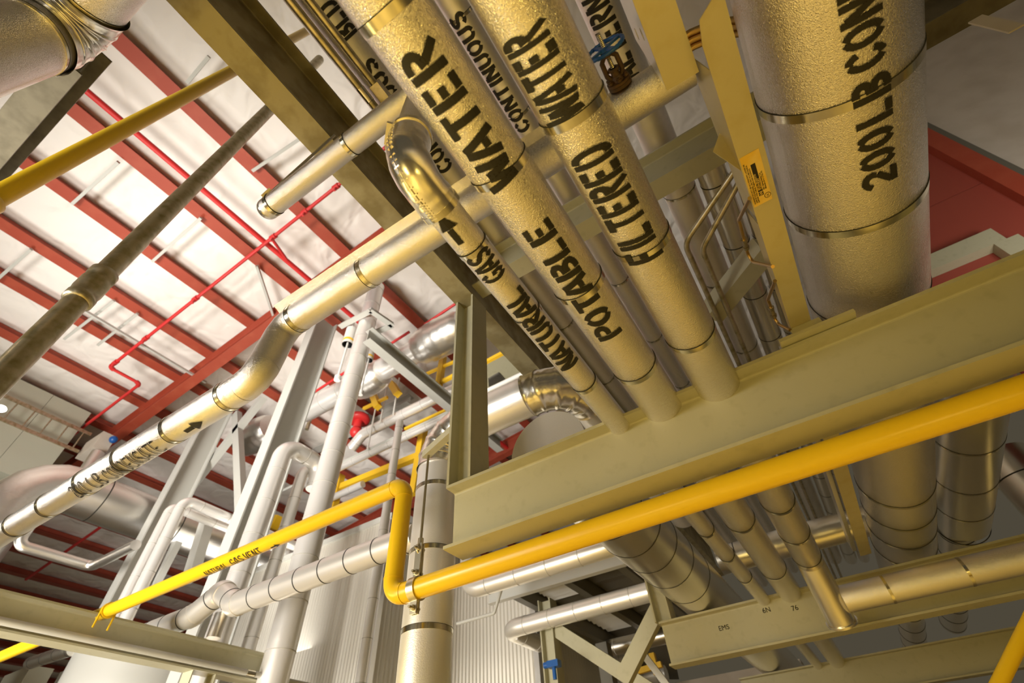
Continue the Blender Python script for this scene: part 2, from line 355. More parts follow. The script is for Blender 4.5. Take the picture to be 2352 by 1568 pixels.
# ================================================================ SETTING
mb = MB(); mb.box((-24, -9, -H - 0.1), (14, 24, -H)); struct(mb, 'floor', 'floor_concrete', 'ochre concrete floor under the pipe rack', 'floor')
RS = 0.12                                                # roof slope: rises towards +X
def roofz(x): return 10.1 + RS * x
def ceiling():
    mb = MB(); n = 46; ys = [-9 + i * 0.75 for i in range(43)]
    x0, x1 = -40.0, 14.0
    vs = []
    for y in ys:
        for i in range(n + 1):
            x = x0 + (x1 - x0) * i / n; vs.append((x, y, roofz(x) + 0.26 - 0.05 * abs(math.sin(x / 1.55 * PI)) + 0.012 * math.sin(y * 2.1)))
    fs = [(j * (n + 1) + i, j * (n + 1) + i + 1, (j + 1) * (n + 1) + i + 1, (j + 1) * (n + 1) + i) for j in range(len(ys) - 1) for i in range(n)]
    mb.add(vs, fs, 0, True); return mb
struct(ceiling(), 'ceiling', 'white_insulation', 'white faced insulation sheet above the red roof purlins', 'ceiling')
# purlins along Y; x/z ratio read where each crosses
ORD = ['first', 'second', 'third', 'fourth', 'fifth', 'sixth', 'seventh', 'eighth', 'ninth', 'tenth', 'eleventh', 'twelfth', 'thirteenth', 'fourteenth', 'fifteenth', 'sixteenth', 'seventeenth', 'eighteenth', 'nineteenth', 'twentieth', 'twenty-first', 'twenty-second', 'twenty-third']
xs = [-4.35] + [-q * 10.1 / (1 + RS * q) for q in (0.631, 0.814, 0.998, 1.186, 1.345)]
while len(xs) < 22: xs.append(xs[-1] - 1.42)
for i, x in enumerate(xs):
    z = roofz(x); mb = MB()
    mb.prism([(-0.15, -0.012), (0.15, -0.012), (0.15, 0.0), (0.012, 0.0), (0.012, 0.19), (-0.12, 0.19), (-0.12, 0.2), (0, 0.2), (0, 0.0), (-0.15, 0.0)], (x, -8.5, z), (x, 22, z), V((1, 0, 0)), V((0, 0, 1)))
    tag(mb.build('roof_purlin', 'red_oxide'), 'red oxide roof purlin, %s from the right below the white ceiling' % ORD[i], 'purlin', 'red purlins under the ceiling')
def rafter(y, label):
    a = V((-38, y, roofz(-38) - 0.26)); b = V((-2.2, y, roofz(-2.2) - 0.26))
    ibeam('roof_rafter', label, 'rafter', a, b, 0.24, 0.50, 'red_oxide', 0.02, 0.014, group='red rafters')
rafter(3.25, 'deep red rafter crossing under the purlins above the white columns')
rafter(11.2, 'red rafter far back in the hall behind the pipe racks')

# ================================================================ FRONT RACK STEEL
ibeam('rack_beam', 'large sage green I-beam crossing the right half in front of the yellow pipe', 'beam', (-1.667, 2.09, 1.3285), (4.6, 2.09, 1.3285), 0.18, 0.383, group='cross beams of the pipe rack')
ibeam('rack_beam', 'sage green I-beam below and behind the yellow pipe, with small stencilled marks', 'beam', (-1.60, 5.49, 1.33), (5.2, 5.49, 1.33), 0.18, 0.383, group='cross beams of the pipe rack')
ibeam('rack_beam', 'darkest sage green I-beam at the bottom right corner', 'beam', (-1.62, 8.75, 1.33), (6.5, 8.75, 1.33), 0.18, 0.383, group='cross beams of the pipe rack')
ibeam('rack_post', 'upright sage green H-post standing on the left end of the large I-beam', 'post', (-1.578, 2.1, 1.522), (-1.578, 2.1, 3.30), 0.20, 0.178, up=(1, 0, 0))
ibeam('longitudinal_girder', 'stained galvanized girder running from the top left down to the upright post', 'girder', (-1.59, -5, 3.60), (-1.59, 10, 3.60), 0.185, 0.60, 'galvanized', 0.022, 0.014)
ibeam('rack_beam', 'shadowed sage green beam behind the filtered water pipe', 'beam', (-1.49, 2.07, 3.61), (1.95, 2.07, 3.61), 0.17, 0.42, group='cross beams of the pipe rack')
ibeam('rack_beam', 'dull grey beam with bolt holes at the left edge behind the bent duct', 'beam', (-9, -1.03, 4.75), (-3.35, -1.03, 4.75), 0.235, 0.45, 'darkened_steel', group='cross beams of the pipe rack')
ibeam('rack_post', 'shaded grey post standing on the left end of the second beam', 'post', (-1.547, 5.49, 1.522), (-1.547, 5.49, 3.3), 0.20, 0.178, up=(1, 0, 0))

# ================================================================ MAIN INSULATED PIPES
def c2(x, z, D): return V((x, 0, z)) * D
Y = AX['Y']; X = AX['X']; Z = AX['Z']
def ys_at(c, pts): return [axt(c, Y, *p) for p in pts]
def straps_on(c, d, pts): return [(c + d * axt(c, d, *p), -d) for p in pts]
YEND = 11.5
cP = c2(-0.200, 0.9797, 1.577); rP = 0.0665 * 1.577
pot = pipe('potable_water_pipe', 'gold lit insulated pipe lettered POTABLE WATER, middle of the three small ones', 'pipe', [cP + Y * -1.2, cP + Y * YEND], rP, 'stucco_aluminium', segs=64, straps=straps_on(cP, Y, [(905, 15), (1140, 390), (1320, 655), (1445, 845), (1680, 1200), (1760, 1310), (1800, 1385)]), strap_w=0.028)
lettering(pot, cP, Y, rP, 'POTABLE', (1405, 775), (1226, 515), 0.098)
lettering(pot, cP, Y, rP, 'WATER', (1163, 425), (950, 110), 0.105)
cF = c2(-0.0175, 1.0, 1.54); rF = 0.0703 * 1.54
fil = pipe('filtered_water_pipe', 'gold lit insulated pipe lettered FILTERED WATER beside the blue handwheel', 'pipe', [cF + Y * -1.2, cF + Y * axt(cF, Y, 1868, 1285)], rF, 'stucco_aluminium', segs=64, straps=straps_on(cF, Y, [(1310, 250), (1470, 550), (1590, 760), (1785, 1145), (1830, 1215), (1860, 1270)]), strap_w=0.028)
lettering(fil, cF, Y, rF, 'FILTERED', (1488, 600), (1345, 345), 0.125)
lettering(fil, cF, Y, rF, 'WATER', (1300, 275), (1195, 75), 0.125)
cB = c2(0.402, 0.916, 2.0); rB = 0.1245 * 2.0
bigp = pipe('condensate_main', 'widest insulated pipe at the right, lettered 200 LB CONDENSATE', 'pipe', [cB + Y * -1.0, cB + Y * 7.4], rB, 'stucco_aluminium', segs=96, straps=straps_on(cB, Y, [(1920, 165), (1970, 440), (2010, 660), (2040, 1095), (2050, 1150), (2058, 1195), (2063, 1238)]), strap_w=0.034)
lettering(bigp, cB, Y, rB, '200', (2020, 428), (2012, 296), 0.10)
lettering(bigp, cB, Y, rB, 'LB', (2007, 284), (2003, 178), 0.10)
lettering(bigp, cB, Y, rB, 'CONDENSATE', (1993, 158), (1973, -4), 0.10, sc=3.45)
pipe('condensate_drop', 'short narrower pipe under the end of the widest insulated pipe, on the second beam', 'pipe', [cB + V((-0.06, 7.41, -0.02)), cB + V((-0.06, YEND, -0.02))], 0.15, 'smooth_aluminium', segs=40, every=0.6)
cR = c2(0.5735, 0.8195, 2.75); rR = 0.088 * 2.75
pipe('steam_main', 'second widest insulated pipe, at the right edge under the yellow pipe', 'pipe', [cR + Y * 3.5, cR + Y * 7.0], rR, 'smooth_aluminium', segs=64, straps=straps_on(cR, Y, [(2240, 990), (2235, 1085), (2230, 1150), (2220, 1205)]), strap_w=0.03)
pipe('steam_drop', 'bent narrower pipe continuing from the second widest pipe towards the second beam', 'pipe', [cR + V((-0.06, 7.01, -0.03)), cR + V((-0.06, YEND, -0.03))], 0.17, 'smooth_aluminium', segs=40, every=0.6)
pipe('riser_pipe', 'dark insulated riser at the right edge below the yellow pipe', 'pipe', [onD(2352, 1100, 8.2) + Z * -3, onD(2352, 1100, 8.2) + Z * 0.35], 0.27, 'smooth_aluminium', segs=40, every=0.7)

# natural gas: run, elbow, riser and stub towards the left
cG = c2(-0.3445, 0.9385, 1.627); rG = 0.038 * 1.627
yg = axt(cG, Y, 938, 365); yce = axt(cG, Y, 1030, 458); zs = 6.45 * yg
sx = onY(600, 480, yg).x * (zs / onY(600, 480, yg).z)
gas = empty('natural_gas_pipe', (cG.x, 2, cG.z), 'narrow insulated pipe lettered NATURAL GAS with a smooth puckered elbow', 'pipe')
for nm, a, b, mt in (('pipe_run', cG + Y * (yce - 0.08), cG + Y * YEND, 'stucco_aluminium'), ('riser_run', V((cG.x, yg, cG.z + 0.12)), V((cG.x, yg, zs + 0.02)), 'stucco_fine')):
    mb = MB(); mb.cyl(a, b, rG, 48); mb.build(nm, mt, gas)
mb = MB(); pc = fillet([cG + Y * yce, V((cG.x, yg, cG.z)), V((cG.x, yg, cG.z + 0.22))], 0.115, 14)
pts = []
for k, p in pc: pts += p if k == 'arc' else [p[0].lerp(p[1], i / 8) for i in range(9)]
pts = [p for i, p in enumerate(pts) if i == 0 or (p - pts[i - 1]).length > 1e-4]
mb.sweep(pts, [rG * (1.17 + 0.022 * math.sin(i * 0.55) + 0.012 * math.sin(i * 1.7)) for i in range(len(pts))], 48)
mb.build('elbow_cover', 'elbow_aluminium', gas)
ZS = []; mb = MB()                                                # zipped seam along the elbow cover
for i in range(26):
    j = i / 25 * (len(pts) - 1); q = min(int(j), len(pts) - 2); p = pts[q].lerp(pts[q + 1], j - q); t = (pts[q + 1] - pts[q]).normalized()
    s = t.cross(X).normalized(); s = -s if s.z > 0 or (abs(s.z) < 0.3 and s.y > 0) else s
    nrm = (s * 0.96 - X * 0.24).normalized(); side = t.cross(nrm); ZS.append(p + nrm * rG * 1.18)
    mb.bar(p + nrm * rG * 1.185 - side * 0.012, p + nrm * rG * 1.185 + side * 0.012, 0.0045, 0.005, nrm)
mb.sweep([a for a in ZS], 0.0035, 6); mb.build('zipper_seam', 'elbow_aluminium', gas)
for c_, d_ in ((cG + Y * yce, Y), (V((cG.x, yg, cG.z + 0.22)), Z)):
    mb = MB(); mb.band(c_, d_, rG * 0.95, rG * 1.22, 0.024, 48); mb.build('strap', 'strap_steel', gas)
mb = MB(); b0 = V((cG.x - rG * 0.9, yg - 0.05, cG.z + 0.22)); mb.bar(b0 + V((-0.03, 0.02, 0)), b0 + V((0.03, -0.03, 0)), 0.02, 0.016); mb.cyl(b0 + V((-0.045, 0.03, 0.0)), b0 + V((-0.03, 0.02, 0)), 0.006, 8); mb.build('strap_buckle', 'zinc', gas)
for p in [(1085, 568), (1210, 720), (1340, 880), (1620, 1215), (1665, 1275), (1700, 1330)]:
    mb = MB(); c_ = cG + Y * axt(cG, Y, *p); mb.band(c_, Y, rG * .98, rG + .0022, 0.022, 48); mb.band(c_ - Y * 0.0135, Y, rG * .98, rG + .003, 0.004, 48, 1); mb.build('strap', ['strap_steel', 'dark_seam'], gas)
lettering(gas, cG, Y, rG, 'NATURAL', (1313, 842), (1172, 672), 0.092)
lettering(gas, cG, Y, rG, 'GAS', (1146, 640), (1090, 585), 0.095)
lettering(gas, cG, Y, rG, '>', (1062, 560), (1018, 512), 0.085, name='stencil_arrow')
stub = pipe('stub_pipe', 'short horizontal insulated pipe with a capped left end below the galvanized girder', 'pipe', [V((sx + 0.03, yg, zs)), V((cG.x - rG, yg, zs))], 0.0575, 'stucco_fine', segs=48, straps=[(V((onY(625, 468, yg).x * zs / onY(625, 468, yg).z, yg, zs)), X), (V((onY(800, 330, yg).x * zs / onY(800, 330, yg).z, yg, zs)), X)])
mb = MB(); mb.sphere((sx + 0.03, yg, zs), 0.0575, 0, (0.85, 1, 1), 14); mb.build('rounded_cap', 'elbow_aluminium', stub)
for i, (dx, dz) in enumerate(((0.02, 0.0), (0.06, 0.012))):
    mb = MB(); a = V((sx + 0.04 + dx, yg - 0.045, zs + 0.05)); mb.cyl(a, a + V((0.30, 0.03, 0.42)), 0.007, 10); mb.build('hanger_wire', 'zinc', stub)
mb = MB(); a = V((sx + 0.05, yg - 0.058, zs + 0.02)); mb.bar(a, a + V((0.05, 0, 0.03)), 0.02, 0.014); mb.build('strap_buckle', 'zinc', stub)

# condensate line along X with an offset
yC = 0.73; zU = yC / 0.4035; zL = yC / 0.494; rC = 0.070
xa = onY(655, 738, yC).x; xb = onY(597, 873, yC).x
cU = V((0, yC, zU)); cL = V((0, yC, zL))
xa = axt(cU, X, 648, 738); xb = axt(cL, X, 592, 876)
con = pipe('condensate_pipe', 'insulated pipe with two mitred bends, lettered 200 LB CONDENSATE on its lower left run', 'pipe', [V((0.365, yC, zU)), V((xa, yC, zU)), V((xb, yC, zL)), V((-6.2, yC, zL))], rC, 'stucco_fine', R=[0.085, 0.085], nel=2, segs=48,
           straps=[(cU + X * axt(cU, X, 850, 632), -X), (cU + X * axt(cU, X, 685, 730), -X)] + straps_on(cL, X, [(530, 910), (405, 985), (295, 1055), (205, 1105), (115, 1152), (40, 1198)]), strap_w=0.022)
lettering(con, cL, X, rC, '200', (166, 1135), (196, 1117), 0.088, frame='X', hw=0.062)
lettering(con, cL, X, rC, 'LB', (208, 1113), (234, 1098), 0.088, frame='X', hw=0.062)
lettering(con, cL, X, rC, 'CONDENSATE', (240, 1093), (372, 1027), 0.088, frame='X', hw=0.062)
lettering(con, cL, X, rC, '>', (424, 990), (456, 975), 0.075, frame='X', name='stencil_arrow')
lo_ = V((0, yC, zU)) + V((0, -0.927, 0.374)) * (rC + 0.016); mb = MB(); mb.bar(lo_ + X * (xa + 0.02), lo_ + X * -0.12, 0.045, 0.004, (0, 0.374, 0.927)); mb.build('cover_lip', 'stucco_fine', con)
mb = MB(); a = V((axt(cU, X, 838, 600), yC - 0.07, zU + 0.07)); mb.bar(a, a + V((0.03, 0, 0.0)), 0.03, 0.024); mb.cyl(a + V((-0.02, 0, 0.01)), a + V((0.05, 0, 0.01)), 0.005, 8); mb.build('strap_buckle', 'zinc', con)

# upper tier pipes behind
def ypipe(label, xr, zr, D, rr, y0, y1, every=0.9, m='smooth_aluminium', name='insulated_pipe', group='upper tier pipes'):
    c = c2(xr, zr, D); return c, pipe(name, label, 'pipe', [c + Y * y0, c + Y * y1], rr, m, segs=40, every=every, group=group)
def uplet(c, r, word, p0, p1, h, rt, sc=1.0): return lettering(rt, c, Y, r, word, p0, p1, h, sc=sc)
def lpipe(label, xr, zr, D, rr, words, every):
    c = c2(xr, zr, D); rt = pipe('insulated_pipe', label, 'pipe', [c + Y * -1.6, c + Y * 13], rr, 'stucco_fine', segs=48, straps=[(c + Y * t, -Y) for t in every], group='upper tier pipes')
    for w in words: uplet(c, rr, w[0], w[1], w[2], w[3], rt)
lpipe('small lettered pipe at the far left of the overhead bundle, beside two thin conduits', -0.288, 0.9576, 4.15, 0.125, [('CONTINUOUS', (1020, 398), (846, 135), 0.13), ('BLD', (806, 85), (742, 12), 0.15)], [0.55, 1.4, 2.3, 3.3, 4.4, 5.5, 6.6])
lpipe('lettered CONTINUOUS pipe seen in the gap between potable and filtered water pipes', -0.110, 0.994, 4.1, 0.105, [('CONTINUOUS', (1212, 298), (1036, 38), 0.115)], [0.42, 1.2, 2.2, 3.2, 4.2, 5.2, 6.2])
lpipe('shadowed lettered pipe behind the blue handwheel valve', 0.103, 0.9947, 4.1, 0.145, [('ALTERN', (1455, 180), (1348, 0), 0.17)], [0.5, 1.5, 2.6, 3.8, 5.0, 6.2])
for i, (xr, rr, lab) in enumerate([(-0.205, 0.10, 'plain overhead pipe glimpsed between natural gas and potable water pipes'), (0.175, 0.12, 'plain overhead pipe glimpsed left of the cable tray'), (0.235, 0.10, 'plain overhead pipe glimpsed just behind the cable tray rail')]):
    q = math.sqrt(1 - xr * xr); ypipe(lab, xr, q, 4.04, rr, 2.4, 13, 0.75)

# ================================================================ CAPPED PIPES LEFT OF THE BUNDLE
cK = V((-1.128, 0, 1.93)); 
cK = c2(-0.541, 0.841, 2.14)
cap_y = 2.5
rK = 0.272
kp = pipe('capped_pipe', 'large insulated pipe with flat round end cap at the large I-beam', 'pipe', [cK + Y * 2.42, cK + Y * YEND], rK, 'smooth_aluminium', segs=72, straps=[(cK + Y * t, -Y) for t in (3.35, 3.75, 4.15, 4.6, 5.1)], strap_w=0.01)
mb = MB(); mb.cyl(cK + Y * 2.40, cK + Y * 2.425, rK + 0.006, 72); mb.build('end_cap', 'dull_aluminium', kp)

# vertical insulated riser turning to the right
dv = V((-0.656, 0.755, 0)); cV = dv * 3.75; rV = 0.178
ztop = onD(985, 1000, 3.75).z
cXd = V((0, cV.y, ztop))
xe = axt(cXd, X, 1330, 930)
ris = pipe('insulated_riser', 'fat insulated riser behind the yellow pipe hanger, bending right behind the upright post', 'pipe', [cV + Z * -1.7, V((cV.x, cV.y, ztop)), V((xe, cV.y, ztop)), V((xe, cV.y + 3.0, ztop))], rV, 'dull_aluminium', R=0.32, nel=8, segs=64, straps=[(cV + Z * onD(*p, 3.75).z, Z) for p in ((1000, 1130), (990, 1275), (975, 1455))], strap_w=0.035, elbow_mat='elbow_aluminium', gore=5, elbow_r=rV * 1.04)

# ================================================================ YELLOW GAS PIPE
yY = 2.155; zY = 1.05; rY = 0.0575
xr_ = -2.165; zv = 1.785
yel = pipe('yellow_gas_pipe', 'glossy yellow pipe under the large I-beam, rising at its left, lettered GAS VENT', 'pipe', [V((5.2, yY, zY)), V((xr_, yY, zY)), V((xr_, yY, zv)), V((-11.4, yY, zv))], rY, 'yellow_paint', R=0.095, nel=12, segs=48)
cVent = V((0, yY, zv))
lettering(yel, cVent, X, rY, 'NATURAL', (472, 1318), (524, 1298), 0.06, frame='X', hw=0.075)
lettering(yel, cVent, X, rY, 'GAS', (530, 1293), (556, 1280), 0.06, frame='X', hw=0.075)
lettering(yel, cVent, X, rY, 'VENT', (562, 1279), (598, 1263), 0.06, frame='X', hw=0.075)
lettering(yel, cVent, X, rY, '>', (622, 1257), (638, 1251), 0.05, frame='X', name='stencil_arrow')
for c_, d_ in ((V((xr_ + 0.1, yY, zY)), X), (V((xr_, yY, zY + 0.1)), Z), (V((xr_, yY, zv - 0.1)), Z), (V((xr_ - 0.1, yY, zv)), X)):
    mb = MB(); mb.band(c_, d_, rY * .97, rY + 0.003, 0.006, 40); mb.build('weld_bead', 'yellow_paint', yel)
# hanger: rod, eye, clamp plates, bolts
hx = -1.975
hg = empty('pipe_hanger', (hx, yY, zY), 'zinc plated clamp with a threaded rod holding up the yellow pipe', 'hanger')
mb = MB(); mb.band((hx, yY, zY), X, rY + 0.001, rY + 0.009, 0.05, 48); mb.build('clamp_ring', 'zinc', hg)
for s in (-1, 1):
    mb = MB(); mb.bar((hx, yY + s * 0.011, zY + rY), (hx, yY + s * 0.011, zY + rY + 0.20), 0.008, 0.045, (1, 0, 0)); mb.build('clamp_plate', 'zinc', hg); mb = MB(); mb.bar((hx, yY + s * 0.011, zY - rY - 0.075), (hx, yY + s * 0.011, zY - rY), 0.008, 0.045, (1, 0, 0)); mb.build('clamp_plate', 'zinc', hg)
for zz in (zY + rY + 0.17, zY + rY + 0.03, zY - rY - 0.045):
    mb = MB(); mb.cyl((hx, yY - 0.05, zz), (hx, yY + 0.035, zz), 0.0075, 12); bt_ = mb.build('bolt', 'thread_steel', hg)
    for ya, yb in ((-0.032, -0.0165), (0.0165, 0.030)):
        mb = MB(); mb.cyl((hx, yY + ya, zz), (hx, yY + yb, zz), 0.016, 6); mb.build('nut', 'zinc', bt_)
zr0 = zY + rY + 0.17
mb = MB(); mb.cyl((hx, yY, zr0 + 0.035), (hx, yY, 1.99), 0.0085, 12); mb.build('rod', 'thread_steel', hg)
mb = MB()
ring = [V((hx, yY + 0.026 * math.cos(a), zr0 + 0.002 + 0.03 * math.sin(a))) for a in [2 * PI * i / 20 for i in range(21)]]
mb.sweep(ring, 0.007, 10, caps=(False, False)); mb.cyl((hx, yY, zr0 + 0.03), (hx, yY, zr0 + 0.065), 0.018, 16); mb.build('rod_eye', 'zinc', hg)
mb = MB(); mb.bar((-1.668, 2.05, 1.97), (-2.02, 2.17, 1.97), 0.05, 0.055); tag(mb.build('hanger_bracket', 'grey_green_paint'), 'short flat grey bracket sticking out left of the upright post', 'bracket')
for p in ((250, 1395),):
    c_ = V((axt(cVent, X, *p), yY, zv)); mb = MB(); mb.band(c_, X, rY + 0.001, rY + 0.014, 0.03, 32)
    mb.cyl(c_ + V((0, -0.065, -0.01)), c_ + V((0, -0.065, -0.16)), 0.009, 10); mb.cyl(c_ + V((0, 0.065, -0.01)), c_ + V((0, 0.065, -0.16)), 0.009, 10)
    tag(mb.build('pipe_u_bolt', 'yellow_paint'), 'yellow U-bolt holding the vent pipe on the lower left beam', 'u-bolt')

# ================================================================ LOWER LEFT BEAM
kS = 1.70
ibeam('support_beam', 'long grey beam crossing the lower left corner under the yellow vent pipe', 'beam', (-6.05, -1.0, 1.62), (-6.05, 4.02, 1.62), 0.2, 0.285, 'grey_green_paint')
cN = c2(-0.968, 0.251, 6.02)
cd = pipe('conduit', 'thin grey conduit running along the web of the lower left beam', 'conduit', [cN + Y * -1, cN + Y * 5.4], 0.029, 'white_grey_paint', segs=20, straps=[(cN + Y * axt(cN, Y, 575, 1545), Y)], strap_w=0.1)
#@@PART2
# ================================================================ CABLE TRAY, TUBES AND VALVE NEAR THE CENTRE
tr = empty('cable_tray', (0.42, 1.2, 1.6), 'cable tray side rail carrying a yellow warning sticker, left of the widest pipe', 'cable tray')
mb = MB()
zt = 1.60; x0, x1 = 0.377, 0.466
mb.add([(x0 + 0.012, 0.55, zt), (x1, 0.50, zt), (x1, 2.035, zt), (x0, 2.035, zt), (x0, 0.62, zt), (x0 + 0.012, 0.55, zt + 0.004), (x1, 0.50, zt + 0.004), (x1, 2.035, zt + 0.004), (x0, 2.035, zt + 0.004), (x0, 0.62, zt + 0.004)],
       [(0, 1, 2, 3, 4), (9, 8, 7, 6, 5), (0, 5, 6, 1), (1, 6, 7, 2), (2, 7, 8, 3), (3, 8, 9, 4), (4, 9, 5, 0)])
mb.build('rail_flange', 'plate_aluminium', tr)
mb = MB(); WB = lambda ya, za, yb_, zb: (mb.prism([(ya, zt + 0.004), (yb_, zt + 0.004), (yb_, zb), (ya, za)], (x0 + 0.001, 0, 0), (x0 + 0.004, 0, 0), V((0, 1, 0)), V((0, 0, 1)))); WB(0.70, 1.835, 1.30, 1.725); mb.build('rail_web', 'plate_aluminium', tr)
mb = MB(); WB(1.34, 1.715, 2.035, 1.64); mb.build('rail_web', 'plate_aluminium', tr)
mb = MB(); q = [onX(1640, 345, 0.33), onX(1692, 390, 0.377), onX(1700, 380, 0.377), onX(1650, 315, 0.36)]
pa, pb = onZ(1640, 345, zt + 0.1), onZ(1683, 388, zt + 0.02)
mb.add([(x0 - 0.05, 1.00, zt + 0.085), (x0 + 0.001, 1.08, zt + 0.0), (x0 + 0.001, 0.98, zt + 0.14), (x0 - 0.05, 1.003, zt + 0.085), (x0 + 0.001, 1.083, zt), (x0 + 0.001, 0.983, zt + 0.14)], [(0, 1, 2), (5, 4, 3), (0, 3, 4, 1), (1, 4, 5, 2), (2, 5, 3, 0)]); mb.build('splice_plate', 'plate_aluminium', tr)
# sticker with printing
st = []
pts4 = [onZ(*p, zt) for p in ((1706, 360), (1754, 338), (1780, 452), (1735, 470))]
sx0, sx1 = x0 + 0.004, x0 + 0.070; sy0 = min(pts4[0].y, pts4[1].y); sy1 = max(pts4[2].y, pts4[3].y)
mb = MB(); mb.box((sx0, sy0, zt - 0.0014), (sx1, sy1, zt - 0.0002)); stk = mb.build('warning_sticker', 'sticker', tr)
def printed(txt, x, size, y0, root, m='black_ink', name='printed_text', z=None):
    """line read towards -Y with letter tops towards +X ... laid on the underside of the rail"""
    cu = bpy.data.curves.new('text', 'FONT'); cu.body = txt; cu.size = size; cu.extrude = 0.0001; cu.space_character = 1.0; cu.offset = 0.0002
    o = bpy.data.objects.new('text', cu); COL.objects.link(o); dg = bpy.context.evaluated_depsgraph_get()
    me = bpy.data.meshes.new_from_object(o.evaluated_get(dg)); bpy.data.objects.remove(o)
    b = MB(); zz = (zt - 0.0017) if z is None else z
    b.add([(x - v.co.y, y0 - v.co.x, zz + v.co.z) for v in me.vertices], [tuple(p.vertices) for p in me.polygons]); w = max(v.co.x for v in me.vertices)
    bpy.data.meshes.remove(me); return b.build(name, m, root), w
sl = sy1 - sy0
printed('WARNING! DO NOT USE AS A WALKWAY, LADDER OR', sx0 + 0.009, sl / 31, sy1 - 0.012, stk)
printed('SUPPORT FOR PERSONNEL. USE ONLY AS A MECHANICAL', sx0 + 0.016, sl / 34, sy1 - 0.014, stk)
printed('SUPPORT FOR CABLES, TUBING AND RACEWAYS.', sx0 + 0.023, sl / 32, sy1 - 0.012, stk)
mb = MB(); mb.box((sx0 + 0.027, sy0 + 0.045, zt - 0.0018), (sx0 + 0.043, sy1 - 0.055, zt - 0.0013)); mb.build('printed_block', 'black_ink', stk)
mb = MB(); mb.box((sx0 + 0.027, sy1 - 0.053, zt - 0.0018), (sx0 + 0.043, sy1 - 0.036, zt - 0.0013)); mb.build('printed_block', 'black_ink', stk)
printed('W', sx0 + 0.041, 0.017, sy1 - 0.037, stk, 'sticker', z=zt - 0.0021)
printed('METAL PRODUCTS', sx0 + 0.034, sl / 26, sy1 - 0.062, stk, 'sticker', z=zt - 0.0021)
printed('FLEXTRAY', sx0 + 0.042, sl / 20, sy1 - 0.062, stk, 'sticker', z=zt - 0.0021)
printed('Max. Spacing Rating Tray', sx0 + 0.050, sl / 30, sy1 - 0.055, stk)
printed('Minimum Area 1.5 SQ. IN.', sx0 + 0.057, sl / 30, sy1 - 0.055, stk)
mb = MB(); mb.band((sx0 + 0.054, sy1 - 0.026, zt - 0.0016), Z, 0.0095, 0.0115, 0.0006, 32); mb.build('printed_ring', 'black_ink', stk)
printed('UL', sx0 + 0.0575, 0.010, sy1 - 0.0195, stk)
mb = MB(); mb.box((0.30, 1.96, 1.527), (0.62, 2.06, 1.545)); mb.box((0.37, 1.99, 1.545), (0.50, 2.04, 1.599)); tag(mb.build('tray_support', 'grey_green_paint'), 'grey shelf bracket under the near end of the cable tray rail', 'bracket')

tk = empty('strut_channel', (0.30, 0.1, 1.67), 'punched metal channel with paired slots at the top, right of the blue handwheel', 'channel')
mb = MB(); mb.add([(0.255, -0.6, 1.67), (0.361, -0.6, 1.67), (0.362, 0.710, 1.67), (0.255, 0.706, 1.67)] + [(0.255, -0.6, 1.674), (0.361, -0.6, 1.674), (0.362, 0.710, 1.674), (0.255, 0.706, 1.674)], [(0, 1, 2, 3), (7, 6, 5, 4), (0, 4, 5, 1), (1, 5, 6, 2), (2, 6, 7, 3), (3, 7, 4, 0)]); mb.build('channel_flange', 'plate_aluminium', tk)
def webwithslots():
    me = bpy.data.meshes.new('channel_web'); bm = bmesh.new(); loops = []
    outer = [(-0.6, 1.674), (0.70, 1.674), (0.585, 1.90), (-0.6, 1.90)]; loops.append(outer)
    for y in (-0.50, -0.36, -0.21, -0.06, 0.09, 0.24, 0.39, 0.53):
        for k, zz in enumerate((1.73, 1.83)): loops.append([(y + k * 0.02 + 0.021 * math.cos(a), zz + 0.012 * math.sin(a)) for a in [2 * PI * i / 14 for i in range(14)]])
    for lp in loops:
        vs = [bm.verts.new((0.255, a, b)) for a, b in lp]
        for i in range(len(vs)): bm.edges.new((vs[i], vs[(i + 1) % len(vs)]))
    bmesh.ops.triangle_fill(bm, edges=bm.edges[:], use_beauty=True)
    r = bmesh.ops.extrude_face_region(bm, geom=bm.faces[:]); bmesh.ops.translate(bm, verts=[g for g in r['geom'] if isinstance(g, bmesh.types.BMVert)], vec=(0.0035, 0, 0)); bmesh.ops.recalc_face_normals(bm, faces=bm.faces)
    b = MB(); bm.verts.index_update(); b.add([v.co for v in bm.verts], [tuple(v.index for v in f.verts) for f in bm.faces]); bm.free(); return b
webwithslots().build('channel_web', 'bright_aluminium', tk)
def tubes(name, label, cat, path, r, m, R, group=None, fit=None):
    rt = empty(name, V(path[0]), label, cat, group); pc = fillet(path, R, 8); pts = []
    for k, p in pc: pts += p if not pts else p[1:]
    mb = MB(); mb.sweep(pts, r, 14); mb.build('tube', m, rt)
    for p, d in (fit or []):
        d = V(d).normalized(); p = V(p)
        for off_, rr, L in ((-0.028, 2.0, 0.016), (0.0, 1.55, 0.03), (0.028, 2.0, 0.016)):
            mb = MB(); mb.cyl(p + d * (off_ - L / 2), p + d * (off_ + L / 2), r * rr, 6); mb.build('compression_nut', 'thread_steel', rt)
    return rt
xt = 0.352
def tz(x, y, X_=xt): return onX(x, y, X_)
a, b, c_, d_ = tz(1722, 455, 0.37), tz(1697, 505), tz(1722, 600), tz(1775, 612, 0.37)
tubes('ground_tube', 'upper bent copper coloured tube with a coupling on the cable tray rail', 'tube', [a, b, c_, d_], 0.0075, 'copper_tube', 0.03, 'bent tubes on the cable tray', [(b.lerp(c_, 0.55), c_ - b)])
a, b, c_, d_ = tz(1780, 645, 0.37), tz(1764, 688), tz(1783, 742), tz(1815, 758, 0.37)
tubes('ground_tube', 'lower bent copper coloured tube with a coupling near the cable tray end', 'tube', [a, b, c_, d_], 0.0075, 'copper_tube', 0.03, 'bent tubes on the cable tray', [(b.lerp(c_, 0.5), c_ - b)])
